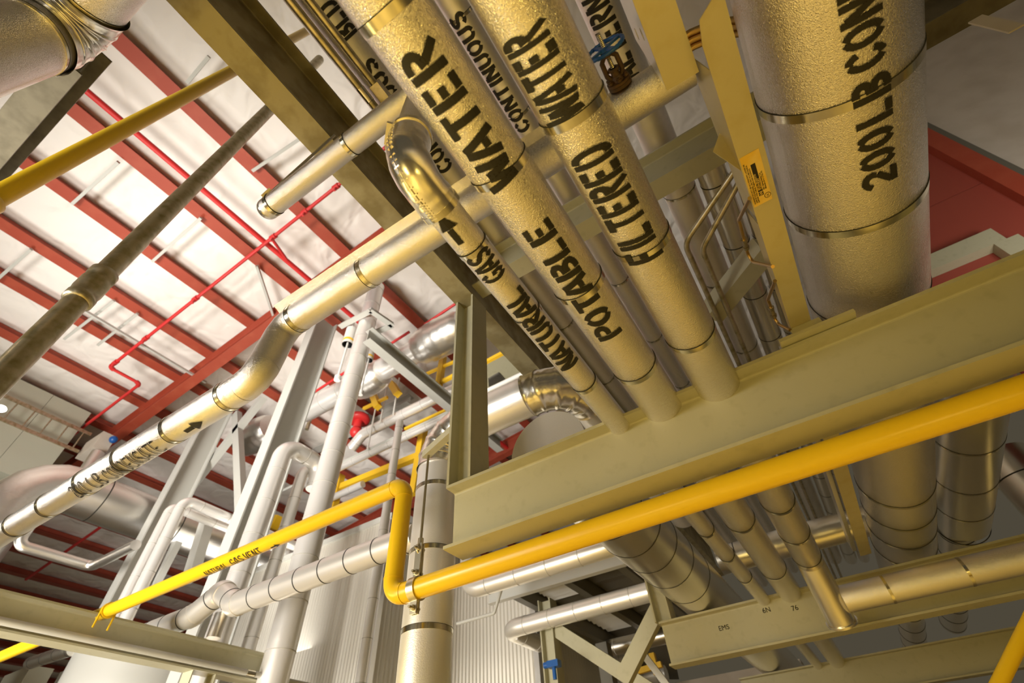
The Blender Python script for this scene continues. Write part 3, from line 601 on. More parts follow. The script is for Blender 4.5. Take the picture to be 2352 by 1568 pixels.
for i, (dx, lab) in enumerate(((0.0, 'nearest of three curved copper tubes behind the upper cable tray corner'), (0.04, 'middle of three curved copper tubes behind the upper cable tray corner'), (0.09, 'last of three curved copper tubes behind the upper cable tray corner'))):
    a, b, c_ = onZ(1585 + i * 4, 75 + i * 16, 2.1), onZ(1612 + i * 3, 56 + i * 16, 2.1), onZ(1640 + i * 4, 52 + i * 16, 2.1)
    tubes('bent_tube', lab, 'tube', [a - X * 0.05, a, c_, c_ + V((0.12, 0.06, 0))], 0.013, 'copper_tube', 0.02, 'curved tubes behind the tray')
# thin conduits with a bend
for lab, xr, pe, pb in (('left one of two bent conduits right of the filtered water pipe', 0.067, (1672, 415), (1588, 552)), ('right one of two bent conduits right of the filtered water pipe', 0.0985, (1690, 432), (1618, 570))):
    D = 3.15; cc = c2(xr, 1.0, D); yb = axt(cc, Y, *pb); e = onZ(*pe, D)
    tubes('bent_conduit', lab, 'conduit', [e + (e - (cc + Y * yb)) * 0.25, cc + Y * yb, cc + Y * 12], 0.0215, 'galvanized_pipe', 0.16, 'bent conduits')
mb = MB(); mb.bar(onZ(1758, 565, 3.25), onZ(1632, 722, 3.25), 0.17, 0.17, (0, 0, 1)); tag(mb.build('diagonal_brace', 'grey_green_paint'), 'short dark diagonal brace between the bent conduits and the cable tray', 'brace')
# two conduits at upper left of the bundle
cq = c2(-0.3215, 0.947, 3.75); yq = axt(cq, Y, 822, 205)
pipe('conduit', 'thin brown conduit with a coupling, left one of two beside the galvanized girder', 'conduit', [cq + Y * -2, cq + Y * (yq + 1.4)], 0.026, 'galvanized_pipe', segs=20, straps=[(cq + Y * (yq + 0.05), Y)], strap_w=0.10, group='overhead conduits')
cq2 = c2(-0.298, 0.9545, 3.8); yq2 = axt(cq2, Y, 860, 190)
cz = pipe('conduit', 'thin brown conduit ending in a square fitting, right one of two beside the galvanized girder', 'conduit', [cq2 + Y * -2, cq2 + Y * (yq2)], 0.026, 'galvanized_pipe', segs=20, straps=[], group='overhead conduits')
mb = MB(); mb.box((cq2.x - 0.035, yq2 + 0.001 + cq2.y, cq2.z - 0.035), (cq2.x + 0.035, yq2 + 0.22, cq2.z + 0.05)); tag(mb.build('conduit_fitting', 'galvanized_pipe'), 'square conduit fitting at the end of the right thin conduit', 'fitting')
cq3 = c2(-0.322, 0.947, 5.2); pipe('white_pipe', 'pale pipe glimpsed between the two thin brown conduits', 'pipe', [cq3 + Y * -2.5, cq3 + Y * 2.5], 0.045, 'bright_aluminium', segs=20)
# valve with blue handwheel, sticking out towards the viewer's back from the cross pipe
vb = onY(1434, 208, yC - rC); base = V((vb.x, yC - rC, zU + 0.005))
cv0 = V((base.x, 0, base.z)); sc_v = (base.y - axt(cv0, Y, 1394, 108)) / 0.262
rt = empty('gate_valve', base, 'rusty gate valve with a blue handwheel on the insulated cross pipe', 'valve')
def q_(t, u=0.0, w=0.0): return base + V((u * 1.28, -t, w * 1.28)) * sc_v
U_ = V((0, -1, 0)) * sc_v; sc_r = sc_v * 1.28
mb = MB(); mb.cyl(q_(0.004), q_(0.027), 0.062 * sc_r, 32); mb.build('flange', 'rusty_iron', rt)
mb = MB(); mb.cyl(q_(0.029), q_(0.047), 0.062 * sc_r, 32); mb.cyl(q_(0.04), q_(0.08), 0.042 * sc_r, 24, r2=0.026 * sc_r); mb.build('bonnet', 'rusty_iron', rt)
for i in range(6):
    a = PI / 6 + i * PI / 3; p = q_(0.003, 0.049 * math.cos(a), 0.049 * math.sin(a)); mb = MB(); mb.cyl(p, p + U_ * 0.072, 0.008 * sc_r, 8); mb.cyl(p + U_ * 0.048, p + U_ * 0.064, 0.014 * sc_r, 6); mb.build('bolt', 'rusty_iron', rt)
for s_ in (-1, 1):
    mb = MB(); mb.sweep([q_(0.06, s_ * 0.026), q_(0.10, s_ * 0.042), q_(0.19, s_ * 0.040), q_(0.225, s_ * 0.016)], [0.016 * sc_r, 0.013 * sc_r, 0.013 * sc_r, 0.014 * sc_r], 10); mb.build('yoke_arm', 'rusty_iron', rt)
mb = MB(); mb.cyl(q_(0.075), q_(0.13), 0.024 * sc_r, 16, r2=0.017 * sc_r); mb.cyl(q_(0.115), q_(0.13), 0.034 * sc_r, 6); mb.build('packing_gland', 'rusty_iron', rt)
mb = MB(); mb.cyl(q_(0.212), q_(0.245), 0.030 * sc_r, 20); mb.build('yoke_hub', 'rusty_iron', rt)
mb = MB(); mb.sweep([q_(0.13 + i * 0.005) for i in range(46)], [(0.0095 + 0.0018 * (i % 2)) * sc_r for i in range(46)], 12, smooth=False); mb.build('stem', 'thread_steel', rt)
mb = MB(); hz = 0.262; nn = 48; hr = 0.098
mb.sweep([q_(hz, hr * math.cos(2 * PI * i / nn), hr * math.sin(2 * PI * i / nn)) for i in range(nn + 1)], [(0.0095 + 0.0014 * math.cos(i * PI)) * sc_r for i in range(nn + 1)], 12, caps=(False, False))
hw_ = mb.build('handwheel', 'blue_paint', rt)
mb = MB(); mb.cyl(q_(hz - 0.012), q_(hz + 0.012), 0.028 * sc_r, 20); mb.build('hub', 'blue_paint', hw_)
for i in range(4):
    a = i * PI / 2 + 0.4; u = V((math.cos(a), 0, math.sin(a))) * sc_r; c_ = q_(hz); mb = MB(); mb.bar(c_ + u * 0.027, c_ + u * 0.091, 0.02 * sc_r, 0.011 * sc_r, (0, 1, 0)); mb.build('spoke', 'blue_paint', hw_)

# ================================================================ UPPER LEFT: BENT DUCT, VERTICAL PIPES
dc = onD(150, 62, 2.2); rD = 0.158
duct = pipe('bent_duct', 'thick stucco clad duct with a wrinkled bend in the upper left corner', 'duct', [V((dc.x, dc.y, -1.7)), dc, dc + X * 3.2], rD, 'stucco_aluminium', R=0.19, nel=10, segs=72, elbow_mat='elbow_aluminium', gore=5, elbow_r=rD * 1.05,
            straps=[(dc - Z * 0.28, Z), (dc + X * 0.24, X)], strap_w=0.02)
az = V((-0.998, 0.042, 0)); gp = az * 2.75; rg = 0.0203 * 2.75
zc = onD(196, 652, 2.75).z
gv = empty('galvanized_pipe', gp, 'vertical weathered galvanized pipe with a screwed coupling left of the galvanized girder', 'pipe')
mb = MB(); mb.cyl(gp + Z * -1.7, gp + Z * (zc - 0.09), rg * 1.02, 36); mb.build('lower_run', 'galvanized_pipe', gv)
mb = MB(); mb.cyl(gp + Z * (zc + 0.09), gp + Z * 7.5, rg, 36); mb.build('upper_run', 'galvanized_pipe', gv)
mb = MB(); mb.sweep([gp + Z * (zc + q) for q in (-0.135, -0.13, -0.085, -0.08, -0.04, 0.04, 0.08, 0.085, 0.13, 0.135)], [rg * k for k in (1.05, 1.26, 1.26, 1.16, 1.27, 1.27, 1.16, 1.26, 1.26, 1.05)], 36); mb.build('coupling', 'galvanized_pipe', gv)
ay = V((-0.9905, -0.138, 0)); yp = ay * 3.0; ry = 0.0185 * 3.0
p_hi = onD(530, 165, 3.0); p_lo = onD(-34, 467, 3.0)
dv2 = (p_hi - p_lo).normalized()
yv = empty('yellow_riser', p_lo, 'steeply rising yellow pipe in the upper left, with a collar at its lower end', 'pipe')
mb = MB(); mb.cyl(p_lo, p_hi + dv2 * 4.0, ry, 40); mb.build('pipe_run', 'yellow_paint', yv)
mb = MB(); mb.sweep([p_lo + dv2 * q for q in (-0.5, -0.06, -0.03, 0.03, 0.045)], [ry * k for k in (1.25, 1.25, 1.3, 1.3, 1.05)], 40); mb.build('collar', 'yellow_paint', yv)

# ================================================================ HALL: COLUMNS, BRACES, WHITE PIPES
def rad(p, w): return w / 2 / F * p.dot(RZ)
def hcol(label, px, D, h, b, z1, m='white_grey_paint'):
    p = onD(*px, D); return ibeam('steel_column', label, 'column', (p.x, p.y, -H), (p.x, p.y, z1), b, h, m, 0.025, 0.015, up=(0, 1, 0), group='white columns of the hall')
hcol('near white steel column rising past the mitred pipe bend', (738, 760), 8.4, 0.53, 0.28, 8.9)
hcol('far white steel column behind the lettered condensate pipe', (409, 1130), 12.0, 0.53, 0.28, 8.4)
for lab, a, b, w in (('white diagonal brace leaning right between the two white columns', (606, 912), (392, 1178), 0.16), ('white nearly upright brace between the two white columns', (544, 950), (557, 1230), 0.16), ('short pale strut below the two bent white pipes', (478, 1190), (436, 1330), 0.2), ('second short pale strut left of the near white column', (408, 1245), (352, 1350), 0.14)):
    mb = MB(); mb.bar(onY(*a, 4.6), onY(*b, 4.6), w * 1.18, w * 0.94, (0, 1, 0)); tag(mb.build('column_brace', 'white_grey_paint'), lab, 'brace', 'braces between the white columns')
def vpipe(label, px, D, w, ztop, elbow=None, z0=-H, m='white_jacket', group='white vertical pipes', every=0.55):
    p = onD(*px, D); r = rad(p, w); path = [V((p.x, p.y, z0)), V((p.x, p.y, ztop))]
    if elbow: path += [V((p.x, p.y, ztop)) + V(e) for e in elbow]
    return pipe('clad_pipe', label, 'pipe', path, r, m, every=every, group=group, segs=28, R=r * 1.8, seam='seam_grey')
zt_ = onD(885, 640, 7.1).z; print('tall top', zt_)
vpipe('tall bright clad pipe passing straight up through the angle iron frame', (815, 850), 7.1, 42, min(zt_ + 0.1, 9.1))
vpipe('bright clad pipe with a rounded top bend right of the near white column', (644, 1055), 7.9, 40, onD(660, 1022, 7.9).z, [(0, 0.8, 0), (0, 0.8, -0.5)])
vpipe('slimmer bright clad pipe with a short bend beside the tall bright pipe', (694, 1088), 8.7, 25, onD(706, 1076, 8.7).z, [(0, 0.55, 0), (0, 0.55, -0.4)])
vpipe('left one of two thin bright pipes before the far white column', (381, 1188), 10.2, 20, onD(388, 1160, 10.2).z, [(0, 2.6, 0)])
vpipe('right one of two thin bright pipes before the far white column', (409, 1178), 9.9, 24, onD(418, 1146, 9.9).z, [(0, 2.8, 0)])
vpipe('short white standpipe behind the yellow gas pipe bend', (909, 1030), 8.3, 18, onD(917, 968, 8.3).z, z0=1.0)
vpipe('narrow pale pipe leaving the tank top right of the tall bright pipe', (742, 1215), 9.0, 12, onD(746, 1190, 9.0).z)
def xpipe(label, pa, pb, Yc, w, every=0.6, m='white_jacket', name='clad_pipe', group='horizontal clad pipes', pre=None, post=None):
    a = onY(*pa, Yc); b = onY(*pb, Yc); z = (a.z + b.z) / 2; r = rad((a + b) / 2, w); path = [V((a.x, Yc, z)), V((b.x, Yc, z))]
    if pre: path = [path[0] + V(e) for e in pre][::-1] + path
    if post: path += [path[-1] + V(e) for e in post]
    return pipe(name, label, 'pipe', path, r, m, every=every, group=group, segs=32, R=r * 1.7, seam='seam_grey')
cv = xpipe('wide silver pipe high behind the grey channel, with padded silver valve covers', (700, 943), (1100, 731), 5.4, 52)
def cover(label, px, Yc, w, L):
    p = onY(*px, Yc); r = rad(p, w); mb = MB(); n = 18
    pts = [p + X * (L * (i / n - 0.5)) for i in range(n + 1)]
    mb.sweep(pts, [r * (0.78 + 0.24 * max(0, math.sin(PI * i / n)) ** 0.5 + 0.012 * math.sin(i * 2.1)) for i in range(n + 1)], 36); o = mb.build('valve_cover', 'bright_aluminium', cv); o['label'] = label
cover('padded silver valve cover just right of the tall bright pipe', (846, 872), 5.4, 74, 0.9)
cover('padded white valve cover beside the upright post', (1012, 775), 5.4, 88, 1.3)
cover('padded silver valve cover left of the near white column', (590, 1000), 5.4, 74, 1.2)
xpipe('upper long white pipe crossing behind the upright post', (835, 992), (1080, 880), 6.8, 25, post=None, pre=[(-0.35, 0, -0.3)])
xpipe('lower long white pipe crossing behind the upright post', (690, 1118), (1080, 930), 6.8, 18)
xpipe('thin grey tube just above the lower long white pipe', (640, 1130), (1080, 922), 6.7, 6, every=None, m='white_grey_paint', name='tube', group=None)
xpipe('slanted white pipe end below the tall bright pipe', (765, 1110), (826, 1150), 7.2, 16, pre=None)
# silver line in front of the columns with a humped bend
e0 = onY(885, 1277, 2.95); e1 = onY(528, 1393, 2.95); rE = rad(e1, 50); ze = 1.87
e1.z = ze; e0.z = ze
eh = onY(480, 1385, 3.3)
yH = 2.95
hump = pipe('humped_pipe', 'silver clad pipe with a humped bend crossing before the white pipes, below the yellow vent', 'pipe', [V((-2.75, yH, ze)), V((e1.x + 0.1, yH, ze)), V((e1.x - 0.24, yH, ze + 0.20)), V((e1.x - 0.66, yH, ze + 0.05)), V((-6.75, yH, ze + 0.05))], rE, 'dull_aluminium', every=0.33, R=0.09, nel=6, segs=32, elbow_r=rE * 1.06)
mb = MB(); pz = V((e1.x - 0.1, yH, ze - 0.05)); mb.cyl(pz, pz - Z * 0.22, rE * 0.6, 24); mb.build('drop_leg', 'smooth_aluminium', hump)
xpipe('silver clad pipe starting right of the fat insulated riser, with a rounded end', (1075, 1366), (1440, 1233), 5.0, 42, every=0.42, m='dull_aluminium', pre=[(0, 0, 1.0)])
gpp = xpipe('lower silver clad pipe with a ridge along its top, right of the tank', (1165, 1452), (1545, 1338), 6.4, 40, every=0.40, m='dull_aluminium', pre=[(0, 0.9, 0)])
xpipe('pale insulated pipe far back behind the crossed grey braces', (1395, 1500), (1560, 1440), 9.5, 34, m='smooth_aluminium')
# roof struts and the Y beam
ibeam('grey_channel', 'pale grey beam slanting down to the right beside the spring hangers', 'beam', (-5.4, 3.87, 6.98), (-5.4, 8.5, 6.98), 0.2, 0.33, 'white_grey_paint')
ibeam('platform_beam', 'grey cross beam ending under the slanting pale beam', 'beam', onY(700, 1040, 7.5), V((onY(945, 905, 7.5).x, 7.5, onY(700, 1040, 7.5).z)), 0.25, 0.3, 'white_grey_paint')
# angle iron frame
fz = 7.75
ap = onZ(851, 714, fz); l_ = onZ(792, 745, fz); r_ = onZ(901, 748, fz); bt = onZ(858, 766, fz)
for lab, a, b in (('left arm of the white angle iron frame around the tall bright pipe', l_ - (ap - l_) * 0.2, ap), ('right arm of the white angle iron frame around the tall bright pipe', ap, r_ + (r_ - ap) * 0.03), ('rear arm of the white angle iron frame around the tall bright pipe', r_, bt)):
    mb = MB(); mb.bar(a, b, 0.12, 0.015); mb.bar(a + Z * 0.06, b + Z * 0.06, 0.015, 0.12); tag(mb.build('angle_iron', 'white_grey_paint'), lab, 'angle iron', 'angle iron frame')
def spring(label, pc, D, w, pl, pd):
    p = onD(*pc, D); r = rad(p, w); q = onD(*pd, D); L = rad(p, pl) * 2; t = empty('spring_hanger', p, label, 'hanger', 'spring hangers')
    mb = MB(); mb.cyl(p + Z * (-L / 2), p + Z * (L / 2), r, 24, caps=(False, True)); mb.cyl(p + Z * (-L / 2), p + Z * (L / 2 - 0.01), r * 0.85, 24, 1, caps=(False, True)); mb.build('can', ['lamp_shell', 'black_void'], t)
    mb = MB(); mb.cyl(p + Z * (-L / 2 - 0.9), p + Z * (L / 2 + 0.35), r * 0.2, 10); mb.build('rod', 'lamp_shell', t)
    mb = MB(); mb.cyl(p + Z * (-L / 2 - 0.98), p + Z * (-L / 2 - 0.88), r * 0.55, 12); mb.build('turnbuckle', 'lamp_shell', t)
    mb = MB(); mb.band(p - Z * L * 0.28, Z, r * 0.98, r * 1.02, L * 0.12, 24); mb.build('yellow_label', 'safety_yellow', t)
spring('left spring hanger can with a rod, beside the near white column', (803, 774), 7.3, 24, 52, (785, 850))
spring('right spring hanger can with a rod, beside the slanting pale beam', (850, 812), 7.8, 19, 44, (835, 890))
for i, (a, b) in enumerate((((895, 855), (876, 968)), ((917, 868), (897, 955)), ((878, 862), (838, 1035)))):
    pa = onY(*a, 6.6); pb = onY(*b, 6.6); mb = MB(); mb.cyl(pa, V((pa.x, 6.6, pb.z)), 0.022, 10); tag(mb.build('hanger_rod', 'lamp_shell'), '%s of the thin hanger rods below the slanting pale beam' % ['middle', 'rightmost', 'longest'][i], 'rod', 'hanger rods')
mb = MB(); mb.cyl(onY(745, 862, 5.9), V((onY(745, 862, 5.9).x, 5.9, onY(745, 965, 5.9).z)), 0.05, 12); tag(mb.build('drop_tube', 'galvanized_pipe'), 'brown upright tube between the near white column and the tall bright pipe', 'tube')
# red actuator
pv = onY(822, 975, 6.9); va = empty('red_actuator', pv, 'red mushroom shaped valve actuator behind the tall bright pipe', 'valve actuator')
mb = MB(); mb.sweep([pv + Z * q for q in (0.10, 0.12, 0.20, 0.26, 0.30, 0.32)], [0.20, 0.29, 0.31, 0.28, 0.16, 0.02], 32); mb.build('diaphragm_housing', 'sprinkler_red', va)
mb = MB(); mb.cyl(pv + Z * -0.15, pv + Z * 0.12, 0.12, 24); mb.build('yoke', 'sprinkler_red', va)
mb = MB(); mb.sphere(pv - Z * 0.25, 0.17); mb.build('valve_body', 'sprinkler_red', va)
# yellow steel
def ybar(label, a, b, Yc, w, h=None, name='yellow_post', m='safety_yellow'):
    mb = MB(); mb.bar(onY(*a, Yc), onY(*b, Yc), w, h or w, (0, 1, 0)); return tag(mb.build(name, m), label, 'post' if 'post' in name else 'rail', 'yellow steelwork')
ybar('yellow upright post just left of the hanger bracket', (973, 985), (950, 1135), 7.4, 0.17)
ybar('yellow level rail running left from the yellow upright post', (962, 1047), (785, 1118), 7.4, 0.16, name='yellow_rail')
ybar('yellow upright stub right of the tall bright pipe', (783, 1092), (760, 1190), 7.4, 0.17)
ybar('small yellow stub post left of the slim bright pipe', (640, 1185), (625, 1215), 7.6, 0.22)
ybar('yellow guard post by the padded white valve cover', (1018, 820), (1008, 885), 6.1, 0.13)
ybar('upper yellow guard rail by the padded white valve cover', (958, 868), (1044, 830), 6.1, 0.06, name='yellow_rail')
ybar('lower yellow guard rail by the padded white valve cover', (985, 892), (1044, 862), 6.1, 0.08, name='yellow_rail')
ybar('yellow block on the grey cross beam under the slanting pale beam', (900, 882), (914, 905), 6.4, 0.17)
ybar('yellow block beside the red valve actuator', (856, 905), (868, 935), 6.4, 0.16)
ybar('thin yellow rail left of the red valve actuator', (835, 938), (890, 912), 6.4, 0.07, name='yellow_rail')
ybar('thin yellow strip between the two long white pipes', (930, 985), (1060, 925), 7.0, 0.06, name='yellow_rail')
ybar('yellow upright with a ladder right of the upright post', (1140, 905), (1146, 950), 5.3, 0.07)
ybar('yellow edge strip on the dark platform behind the upright post', (1115, 832), (1160, 808), 4.75, 0.06, name='yellow_rail')
# dark platform with gratings behind the post
pz_ = 6.6
def quad(px, z, th=0.04): return [onZ(*p, z) for p in px]
def slab(name, label, cat, px, z, m, th=0.06, group=None):
    q = quad(px, z); n = len(q); mb = MB(); mb.add(q + [p + Z * th for p in q], [tuple(range(n)), tuple(range(2 * n - 1, n - 1, -1))] + [(i, n + i, n + (i + 1) % n, (i + 1) % n) for i in range(n)]); return tag(mb.build(name, m), label, cat, group)
slab('platform_plate', 'grey underside of the raised platform right of the upright post', 'platform', [(1080, 858), (1165, 808), (1260, 905), (1130, 985)], pz_, 'grey_green_paint')
def grate(label, px, z):
    q = quad(px, z - 0.012); mb = MB(); n = 12
    for i in range(n + 1):
        t = i / n; mb.bar(q[0].lerp(q[1], t), q[3].lerp(q[2], t), 0.012, 0.03)
    mb.bar(q[0], q[1], 0.03, 0.035); mb.bar(q[3], q[2], 0.03, 0.035)
    g = q[0] + Z * 0.03; mb.add([p + Z * 0.02 for p in q], [(0, 1, 2, 3)], 1)
    return tag(mb.build('floor_grating', ['grating', 'black_void']), label, 'grating', 'floor gratings')
grate('dark grating panel nearest the upright post on the raised platform', [(1122, 870), (1146, 856), (1160, 872), (1124, 894)], pz_)
grate('dark grating panel in the middle of the raised platform', [(1134, 902), (1176, 885), (1196, 908), (1160, 920)], pz_)
grate('narrow dark grating panel at the right of the raised platform', [(1190, 872), (1202, 866), (1230, 893), (1215, 900)], pz_)
xpipe('white handrail tube crossing the raised platform right of the upright post', (1110, 902), (1212, 852), 5.0, 11, every=None, m='white_plastic', name='handrail', group=None)
pl = [onY(*p, 5.2) for p in ((1148, 915), (1178, 898), (1186, 935), (1155, 948))]
mb = MB(); mb.sweep([pl[0], pl[1], pl[1].lerp(pl[2], .5), pl[2]], 0.035, 12); tag(mb.build('handrail_loop', 'white_plastic'), 'white bent handrail loop beside the ladder', 'handrail')
# ================================================================ LOWER CENTRE
def corr(name, label, x0, x1, y, z0, z1, y2):
    mb = MB(); n = int((x1 - x0) / 0.036); vs = []
    for i in range(n + 1):
        x = x0 + (x1 - x0) * i / n; vs += [(x, y - (0.011 if i % 2 else 0), z0), (x, y - (0.011 if i % 2 else 0), z1)]
    mb.add(vs, [(2 * i, 2 * i + 2, 2 * i + 3, 2 * i + 1) for i in range(n)])
    m = int((y2 - y) / 0.05); vs = []
    for i in range(m + 1):
        yy = y + (y2 - y) * i / m; vs += [(x1 + (0.018 if i % 2 else 0), yy, z0), (x1 + (0.018 if i % 2 else 0), yy, z1)]
    mb.add(vs, [(2 * i, 2 * i + 2, 2 * i + 3, 2 * i + 1) for i in range(m)])
    t = empty(name, ((x0 + x1) / 2, y, z0), label, 'tank', 'clad tanks'); mb.build('corrugated_wall', 'corrugated_cladding', t)
    mb = MB(); mb.box((x0 - 0.04, y - 0.05, z1 - 0.02), (x1 + 0.05, y2, z1 + 0.09)); mb.build('roof_trim', 'white_grey_paint', t)
    mb = MB(); mb.box((x1 - 0.06, y - 0.03, z0), (x1 + 0.03, y + 0.06, z1 - 0.021)); mb.build('corner_trim', 'bright_aluminium', t)
corr('clad_tank', 'tall tank casing in corrugated cladding left of the fat insulated riser', -10.6, -6.5, 6.2, -H, 4.5, 8.6)
tb = onY(1235, 1500, 7.6)
corr('clad_tank', 'corrugated tank casing right of the fat insulated riser', -6.0, tb.x, 7.6, -H, onY(1100, 1385, 7.6).z + 0.6, 10.0)
pz2 = 2.6
ibeam('platform_beam', 'pale channel along the front of the low platform under the silver pipe', 'beam', (-4.25, 6.22, pz2 + 0.0), (-2.05, 6.22, pz2 + 0.0), 0.10, 0.26, 'white_grey_paint')
for i, (x, lab) in enumerate(((-3.95, 'left joist under the low platform'), (-3.08, 'middle joist under the low platform'), (-2.25, 'right joist under the low platform'), (-1.75, 'last joist under the low platform near the second beam'))):
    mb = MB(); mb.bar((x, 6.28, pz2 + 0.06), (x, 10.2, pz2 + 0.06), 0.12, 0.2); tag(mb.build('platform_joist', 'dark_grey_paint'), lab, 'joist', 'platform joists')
def ribbed(label, x0, x1, y0, y1, m='white_plastic'):
    mb = MB(); n = 16; vs = []
    for i in range(n + 1):
        y = y0 + (y1 - y0) * i / n; vs += [(x0, y, pz2 + 0.14 + (0.03 if i % 2 else 0)), (x1, y, pz2 + 0.14 + (0.03 if i % 2 else 0))]
    mb.add(vs, [(2 * i, 2 * i + 1, 2 * i + 3, 2 * i + 2) for i in range(n)]); tag(mb.build('ribbed_panel', m), label, 'panel', 'ribbed deck panels')
ribbed('pale ribbed deck panel nearest the pale channel, left bay', -3.85, -3.18, 6.4, 7.45)
ribbed('pale ribbed deck panel behind the lower silver pipe, left bay', -3.85, -3.18, 8.0, 9.6)
ribbed('darker ribbed deck panel near the pale channel, right bay', -2.98, -2.35, 6.35, 9.8, 'grating')
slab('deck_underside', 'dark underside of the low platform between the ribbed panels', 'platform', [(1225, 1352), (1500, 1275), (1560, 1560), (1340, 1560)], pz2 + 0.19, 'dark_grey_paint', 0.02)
def post(label, pt, pb, Yc, w, m='grey_green_paint', name='platform_post'):
    a = onY(*pt, Yc); b = onY(*pb, Yc); mb = MB(); d = (b - a); 
    mb.bar(a, a + Z * (b.z - a.z if abs(b.z - a.z) > 1.5 else -2.5), w, w, (0, 1, 0)); return tag(mb.build(name, m), label, 'post', 'platform posts')
ibeam('platform_post', 'grey H-post carrying the low platform below the lower silver pipe', 'post', V((onY(1262, 1442, 6.6).x, 6.6, -H)), V((onY(1262, 1442, 6.6).x, 6.6, pz2 - 0.15)), 0.2, 0.2, up=(1, 0, 0))
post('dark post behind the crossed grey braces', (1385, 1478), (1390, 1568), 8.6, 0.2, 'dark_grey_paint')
for lab, a, b, Yc, w in (('grey brace falling to the right from the low platform post', (1278, 1446), (1500, 1590), 6.6, 0.17), ('grey brace rising to the right towards the second beam', (1432, 1560), (1512, 1400), 6.0, 0.17), ('thin pale brace low in front of the second beam end', (1480, 1505), (1545, 1590), 7.6, 0.09)):
    mb = MB(); mb.bar(onY(*a, Yc), onY(*b, Yc), w, w * 0.6, (0, 1, 0)); tag(mb.build('diagonal_brace', 'grey_green_paint' if w > .1 else 'white_plastic'), lab, 'brace', 'low platform braces')
ybar('yellow rail behind the crossed grey braces', (1455, 1545), (1520, 1525), 9.0, 0.08, name='yellow_rail')
ybar('yellow post behind the crossed grey braces', (1497, 1500), (1510, 1550), 9.0, 0.09)
pq = onY(1272, 1528, 6.0); mb = MB(); mb.box((pq.x - 0.07, pq.y - 0.05, pq.z - 0.02), (pq.x + 0.08, pq.y + 0.05, pq.z + 0.05)); mb.cyl(pq - Z * 0.02, pq - Z * 0.14, 0.025, 16); mb.cyl(pq + V((-0.07, 0, 0.02)), pq + V((-0.13, 0, 0.02)), 0.035, 16); tag(mb.build('transmitter', 'blue_paint'), 'small blue instrument head near the bottom edge beside the platform post', 'instrument')
xpipe('thin grey handrail tube right of the fat insulated riser above the tank', (1050, 1432), (1135, 1408), 5.6, 7, every=None, m='white_grey_paint', name='handrail', group=None, post=[(0.12, 0, 0.25)])
# lower end of the filtered water pipe: it dips in front of the second beam and ends in a cap, with a branch
ye = 5.12
a0 = cF + Y * (axt(cF, Y, 1868, 1285) - 0.03); a1 = onY(1932, 1425, ye)
dT = (a1 - a0).normalized(); rr_ = rF * 0.98
mb = MB(); mb.cyl(a0, a1, rr_, 48, caps=(False, True)); mb.build('dipped_run', 'smooth_aluminium', fil)
mb = MB(); mb.cyl(a1 + dT * 0.001, a1 + dT * 0.018, rr_ * 1.12, 48); mb.build('end_cap', 'smooth_aluminium', fil)
b0 = a1 - dT * 0.15; mb = MB(); mb.cyl(b0 + X * rr_ * 0.85, V((b0.x + 5, b0.y, b0.z)), rr_ * 0.95, 40); mb.build('branch', 'stucco_fine', fil)
for q in (0.42, 0.95, 1.7):
    mb = MB(); mb.band(b0 + X * q, X, rr_ * 0.94, rr_ * 0.98, 0.02, 40); mb.build('strap', 'strap_steel', fil)
# tray rails beyond the large beam
for i, (pt, pb, w, m, lab) in enumerate((((1935, 1090), (1982, 1305), 0.09, 'plate_aluminium', 'dull gold tray rail left of the widest pipe beyond the large I-beam'), ((1910, 1105), (1968, 1310), 0.03, 'bright_aluminium', 'thin pale slotted tray edge left of the dull gold tray rail'))):
    z = 1.62 + 0.05 * i; a = onZ(*pt, z); b = onZ(*pb, z); mb = MB(); mb.box((a.x - w / 2, 2.3, z), (a.x + w / 2, 5.3, z + (0.006 if i == 0 else 0.10))); tag(mb.build('tray_rail', m), lab, 'tray rail', 'tray rails beyond the beam')
pipe('cross_pipe', 'shadowed cross pipe behind the three narrow pipes beyond the large I-beam', 'pipe', [V((-1.0, 6.6, 2.35)), V((1.15, 6.6, 2.35))], 0.16, 'smooth_aluminium', every=0.8, segs=32)
mb = MB(); mb.cyl(onY(2275, 1610, 4.6), onY(2400, 1355, 4.6), 0.04, 20); tag(mb.build('yellow_brace', 'yellow_paint'), 'dark yellow diagonal brace in the bottom right corner', 'brace')
# stencilled marks on the second beam
def mark(txt, px, size, root=None):
    p = onY(*px, 5.482); cu = bpy.data.curves.new('text', 'FONT'); cu.body = txt; cu.size = size; cu.extrude = 0.0005
    o = bpy.data.objects.new('text', cu); COL.objects.link(o); me = bpy.data.meshes.new_from_object(o.evaluated_get(bpy.context.evaluated_depsgraph_get())); bpy.data.objects.remove(o)
    b = MB(); b.add([(p.x + v.co.x, 5.482, p.z + v.co.y) for v in me.vertices], [tuple(q.vertices) for q in me.polygons]); bpy.data.meshes.remove(me); return b.build('stencilled_mark', 'black_ink', root)
B2 = [o for o in COL.objects if o.get('label', '').startswith('sage green I-beam below')][0]
for t_, px in (('EMS', (1652, 1449)), ('6N', (1753, 1408)), ('76', (1820, 1403))): mark(t_, px, 0.06, B2)

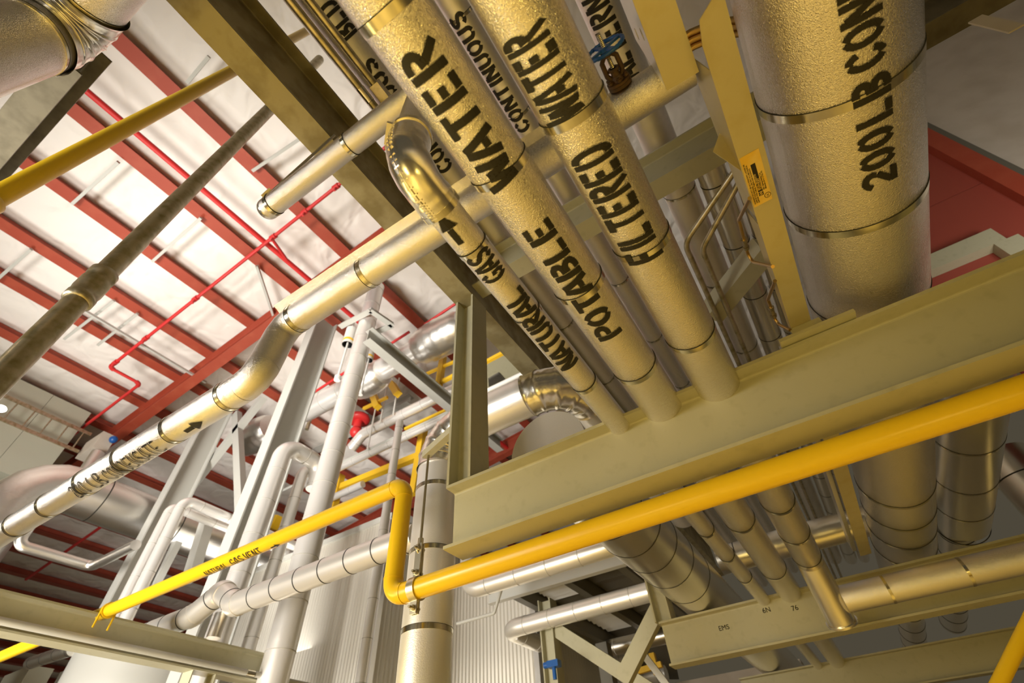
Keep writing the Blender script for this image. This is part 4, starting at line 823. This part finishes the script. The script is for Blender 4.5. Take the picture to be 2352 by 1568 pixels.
# ================================================================ HALL LEFT: SAGE WALL, DUCT, SPRINKLERS, STRUTS
sw = empty('equipment_housing', (-14.1, 1, 7.5), 'tall sage panelled housing high at the far left under the red purlins', 'housing')
for i in range(6):
    y1 = 2.47 - i * 0.87; mb = MB(); mb.box((-15.3, y1 - 0.862, 6.2), (-14.0, y1, 9.0 if False else 8.25 + 0.0)); mb.build('wall_panel', 'panel_sage', sw)
ct = empty('cable_ladder', (-13.8, 1, 7.9), 'thin metal cable ladder along the sage housing at the far left', 'cable ladder')
for zz in (7.55, 7.05):
    mb = MB(); mb.box((-13.75, -3, zz), (-13.72, 2.7, zz + 0.08)); mb.build('ladder_rail', 'galvanized_pipe', ct)
for i in range(16):
    mb = MB(); mb.cyl((-13.735, -2.7 + i * 0.35, 7.09), (-13.735, -2.7 + i * 0.35, 7.55), 0.015, 8); mb.build('ladder_rung', 'galvanized_pipe', ct)
hd = onX(95, 1092, -12.0); rh = 0.44
pipe('large_duct', 'large pale round duct with a bend low at the far left', 'duct', [V((-12, hd.y - 0.15, -1)), V((-12, hd.y - 0.15, 5.45)), V((-12, 9.0, 5.45))], rh, 'bright_aluminium', R=0.75, nel=5, segs=40, every=1.6)
u_ = empty('air_unit', (-13.2, 3.2, 7.3), 'small grey air unit hanging beside the red rafter at the far left', 'air unit')
mb = MB(); mb.box((-13.9, 2.75, 7.0), (-13.1, 3.05, 7.45)); mb.build('casing', 'panel_beige', u_)
mb = MB(); mb.cyl((-13.05, 2.9, 6.9), (-13.05, 2.9, 6.2), 0.13, 20); mb.build('outlet_pipe', 'bright_aluminium', u_)
mb = MB(); mb.sphere((-13.0, 3.0, 7.3), 0.09); mb.build('blue_gauge', 'blue_paint', u_)
# sprinkler pipes
cS = V((-6.84, 0, 9.0))
sp = pipe('sprinkler_main', 'bright red sprinkler pipe running down to the right across the purlins', 'pipe', [cS + Y * -6, cS + Y * 16], 0.055, 'sprinkler_red', segs=16)
def rz(p, dz=0.45):
    r = ray(*p); k = r / r.z; z = (10.1 - dz) / (1 - RS * k.x); return k * z
b_ = [rz((785, 412)), rz((640, 530)), rz((255, 845))]; yb_ = b_[1].y
q3 = rz((317, 885)); q4 = rz((210, 962))
yb_ = 1.84
def rp(x, y, dz=0.45): return V((x, y, roofz(x) - dz))
brn = pipe('sprinkler_branch', 'thin red sprinkler branch with a stepped bend crossing from the far left to the girder', 'pipe', [rp(-3.2, yb_), rp(b_[2].x, yb_), rp(b_[2].x, q3.y), rp(-16.5, q3.y)], 0.036, 'sprinkler_red', R=0.09, segs=14, elbow_r=0.05)
for x in (-4.75, -5.6, -6.5, -8.9, -10.6, -11.7):
    c_ = rp(x, yb_); mb = MB(); mb.cyl(c_ - X * 0.07, c_ + X * 0.07, 0.055, 12); mb.cyl(c_ - X * 0.0, c_ - Z * 0.16, 0.022, 10); mb.build('sprinkler_tee', 'sprinkler_red', brn)
mb = MB(); c_ = rp(-6.55, yb_); mb.cyl(c_, V((-6.84, yb_ + 0.62, 9.0)), 0.032, 12); mb.build('tie_pipe', 'sprinkler_red', brn)
for i, (pa, pb, lab) in enumerate((((975, 745), (1050, 695), 'short red sprinkler branch left of the upright post top'), ((893, 792), (940, 762), 'short red sprinkler branch with a thick head above the silver pipe'), ((715, 905), (800, 850), 'red sprinkler branch glimpsed behind the near white column'), ((60, 1330), (260, 1190), 'dim red sprinkler pipe low at the left behind the lettered pipe'))):
    a, b = rz(pa), rz(pb); pipe('sprinkler_branch', lab, 'pipe', [a, b], 0.035 if i < 3 else 0.045, 'sprinkler_red', segs=14, group='short sprinkler pipes')
# unistrut pieces between purlins
SL = [((166, 468), (272, 372)), ((350, 600), (462, 500)), ((580, 392), (690, 318)), ((148, 778), (262, 690)), ((225, 792), (316, 720)), ((-10, 645), (72, 572)), ((430, 190), (480, 130)), ((590, 610), (640, 760))]
SN = ['above the yellow riser', 'right of the galvanized coupling', 'left of the stub pipe', 'left below the coupling, first of a pair', 'left below the coupling, second of a pair', 'at the left edge', 'above the yellow riser near the girder', 'hanging near the red rafter']
for (pa, pb), nm in zip(SL, SN):
    a, b = rz(pa, 0.10), rz(pb, 0.10); mb = MB(); mb.bar(a, b, 0.055, 0.055); tag(mb.build('strut_bar', 'white_grey_paint'), 'thin grey strut bar below the purlins, ' + nm, 'strut', 'struts below the purlins')
a, b = rz((192, 712), 0.3), rz((470, 880), 0.3)
mb = MB(); mb.bar(a, V((a.x, b.y, a.z)), 0.05, 0.05); tag(mb.build('strut_bar', 'white_grey_paint'), 'long white strut running down right from the galvanized coupling', 'strut', 'struts below the purlins')
pl_ = onD(95, 810, 8.0); mb = MB(); mb.cyl((pl_.x, pl_.y, onD(0, 908, 8.0).z - 0.6), (pl_.x, pl_.y, onD(190, 715, 8.0).z + 2), 0.035, 12); tag(mb.build('hanging_rod', 'white_plastic'), 'white hanging tube left of the galvanized pipe, carrying a lamp', 'rod')
lm = onD(2, 938, 8.0); mb = MB(); mb.sphere(lm, 0.06, 0, (1, 1, .7)); lamp_m = bpy.data.materials.new('lamp_glow'); lamp_m.use_nodes = True; lamp_m.node_tree.nodes['Principled BSDF'].inputs['Emission Color'].default_value = (1, .95, .88, 1); lamp_m.node_tree.nodes['Principled BSDF'].inputs['Emission Strength'].default_value = 6; MATS['lamp_glow'] = lamp_m
tag(mb.build('high_bay_lamp', 'lamp_glow'), 'glowing white lamp at the left edge', 'lamp')
# thin silver pipe low left
sp1, sp2 = onX(38, 1250, -11.0), onX(205, 1310, -11.0)
pipe('thin_pipe', 'thin pale pipe with bends low at the left, above the grey beam', 'pipe', [V((-11, sp1.y, sp1.z + 0.9)), V((-11, sp1.y, sp1.z)), V((-11, sp2.y, sp1.z)), V((-9.6, sp2.y, sp1.z))], 0.085, 'bright_aluminium', segs=20, R=0.14)
pipe('thin_pipe', 'silver pipe stub under the lower left beam at the left edge', 'pipe', [onY(70, 1522, 3.4), onY(170, 1490, 3.4)], 0.09, 'smooth_aluminium', segs=20, every=0.4)
mb = MB(); pc_ = onY(40, 1545, 4.2); mb.box((pc_.x - 0.6, 4.2, pc_.z - 1.0), (pc_.x + 0.5, 4.6, pc_.z + 0.05)); tag(mb.build('control_cabinet', 'panel_sage'), 'pale cabinet top in the bottom left corner', 'cabinet')
# ================================================================ UPPER RIGHT: PANELLED ENCLOSURE
k6 = 6.4
g = lambda x, y: onY(x, y, k6)
xw = (g(2139, 290).x + g(2352, 410).x) / 2
mb = MB(); mb.box((xw, k6, 2.3), (xw + 6, k6 + 0.1, 10.3)); struct(mb, 'wall_right', 'panel_beige', 'streaked beige panel wall in the upper right corner', 'wall')
mb = MB(); mb.box((xw - 0.12, k6 - 0.10, 2.3), (xw, k6 - 0.001, g(2137, 145).z)); tag(mb.build('corner_trim', 'dark_grey_paint'), 'dark green upright trim between beige wall and red panel', 'trim')
re_ = empty('red_enclosure', (xw - 1, k6, 2.3), 'dark red metal panel beside the widest pipe at the right edge', 'panel')
zs_ = g(2215, 438).z
mb = MB(); mb.box((xw - 1.9, k6, zs_ + 0.01), (xw - 0.13, k6 + 0.08, 8.2)); mb.build('upper_sheet', 'panel_red', re_)
mb = MB(); mb.box((xw - 1.9, k6, 2.3), (xw - 0.13, k6 + 0.08, zs_ - 0.01)); mb.build('lower_sheet', 'panel_red', re_)
mb = MB(); mb.box((xw - 0.36, k6 - 0.16, 2.3), (xw - 0.125, k6 - 0.001, 8.2)); mb.build('red_rim', 'red_oxide', re_)
mb = MB(); mb.box((xw - 1.9, k6 + 0.02, zs_ - 0.01), (xw - 0.37, k6 + 0.07, zs_ + 0.01)); mb.build('pale_seam', 'panel_beige', re_)
d0, d1 = g(2140, 626), g(2290, 556)
fr = empty('door_frame', (d1.x, k6 - 0.1, 2.3), 'grey steel frame corner on the dark red panel at the right edge', 'frame')
mb = MB(); mb.box((d0.x - 1.2, k6 - 0.17, d1.z - 0.14), (d1.x, k6 - 0.165 + 0.16, d1.z + 0.12)); mb.build('head_member', 'grey_green_paint', fr)
mb = MB(); mb.box((d1.x - 0.14, k6 - 0.17, 2.3), (d1.x + 0.12, k6 - 0.005, d1.z - 0.141)); mb.build('jamb_member', 'grey_green_paint', fr)
cl = onY(2283, 62, 1.98); mb = MB(); mb.box((cl.x - 0.02, 1.97, cl.z - 0.13), (cl.x + 0.05, 1.98, cl.z + 0.16)); tag(mb.build('clip_plate', 'panel_beige'), 'small pale clip plate on the dark overhead beam in the top right corner', 'plate')
ibeam('overhead_beam', 'overhead beam with painted-in shade in the top right corner above the beige wall', 'beam', (1.97, 2.07, 3.61), (6.0, 2.07, 3.61), 0.17, 0.42, 'darkened_steel')  # continues the upper rack beam; its shade is put into the colour

xpipe('bright far pipe below the crossed grey braces near the bottom edge', (1300, 1545), (1440, 1512), 11.5, 34)
xpipe('second bright far pipe below the crossed grey braces, under the first', (1330, 1585), (1530, 1545), 12.5, 30)
vpipe('bright far upright pipe behind the crossed grey braces', (1330, 1500), 12.5, 30, 2.4)
vpipe('pale far upright pipe left of the second beam end', (1555, 1550), 12.0, 26, 1.9)
mb = MB(); mb.box((-5.5, 14.0, -H), (-1.2, 14.5, 2.6)); tag(mb.build('switch_cabinet', 'panel_beige'), 'pale cabinet far back under the low platform', 'cabinet')

pt_ = onD(322, 1545, 10.5); mb = MB(); rt_ = 0.95
mb.cyl((pt_.x, pt_.y, -H), (pt_.x, pt_.y, pt_.z + 0.25), rt_, 40); tag(mb.build('storage_tank', 'white_grey_paint'), 'pale round tank below the lower left beam', 'tank')
for lab, px in (('left stiffener plate under the lower left beam', (432, 1556)), ('right stiffener plate under the lower left beam', (487, 1560))):
    p = onX(*px, -6.0); mb = MB(); mb.prism([(-0.09, 1.476), (0.09, 1.476), (0.09, 1.30), (-0.05, 1.20), (-0.09, 1.20)], (-6.05, p.y, 0), (-6.05, p.y + 0.012, 0), V((1, 0, 0)), V((0, 0, 1))); tag(mb.build('stiffener_plate', 'grey_green_paint'), lab, 'plate', 'stiffener plates')
pd_ = onY(150, 1545, 4.4); mb = MB(); mb.box((pd_.x - 0.25, 4.4, -H), (pd_.x + 0.25, 4.9, pd_.z + 0.05)); mb.cyl((pd_.x, 4.65, pd_.z + 0.05), (pd_.x, 4.65, pd_.z + 0.14), 0.14, 20); tag(mb.build('pump_housing', 'dark_grey_paint'), 'dark machine housing under the lower left beam', 'machine')
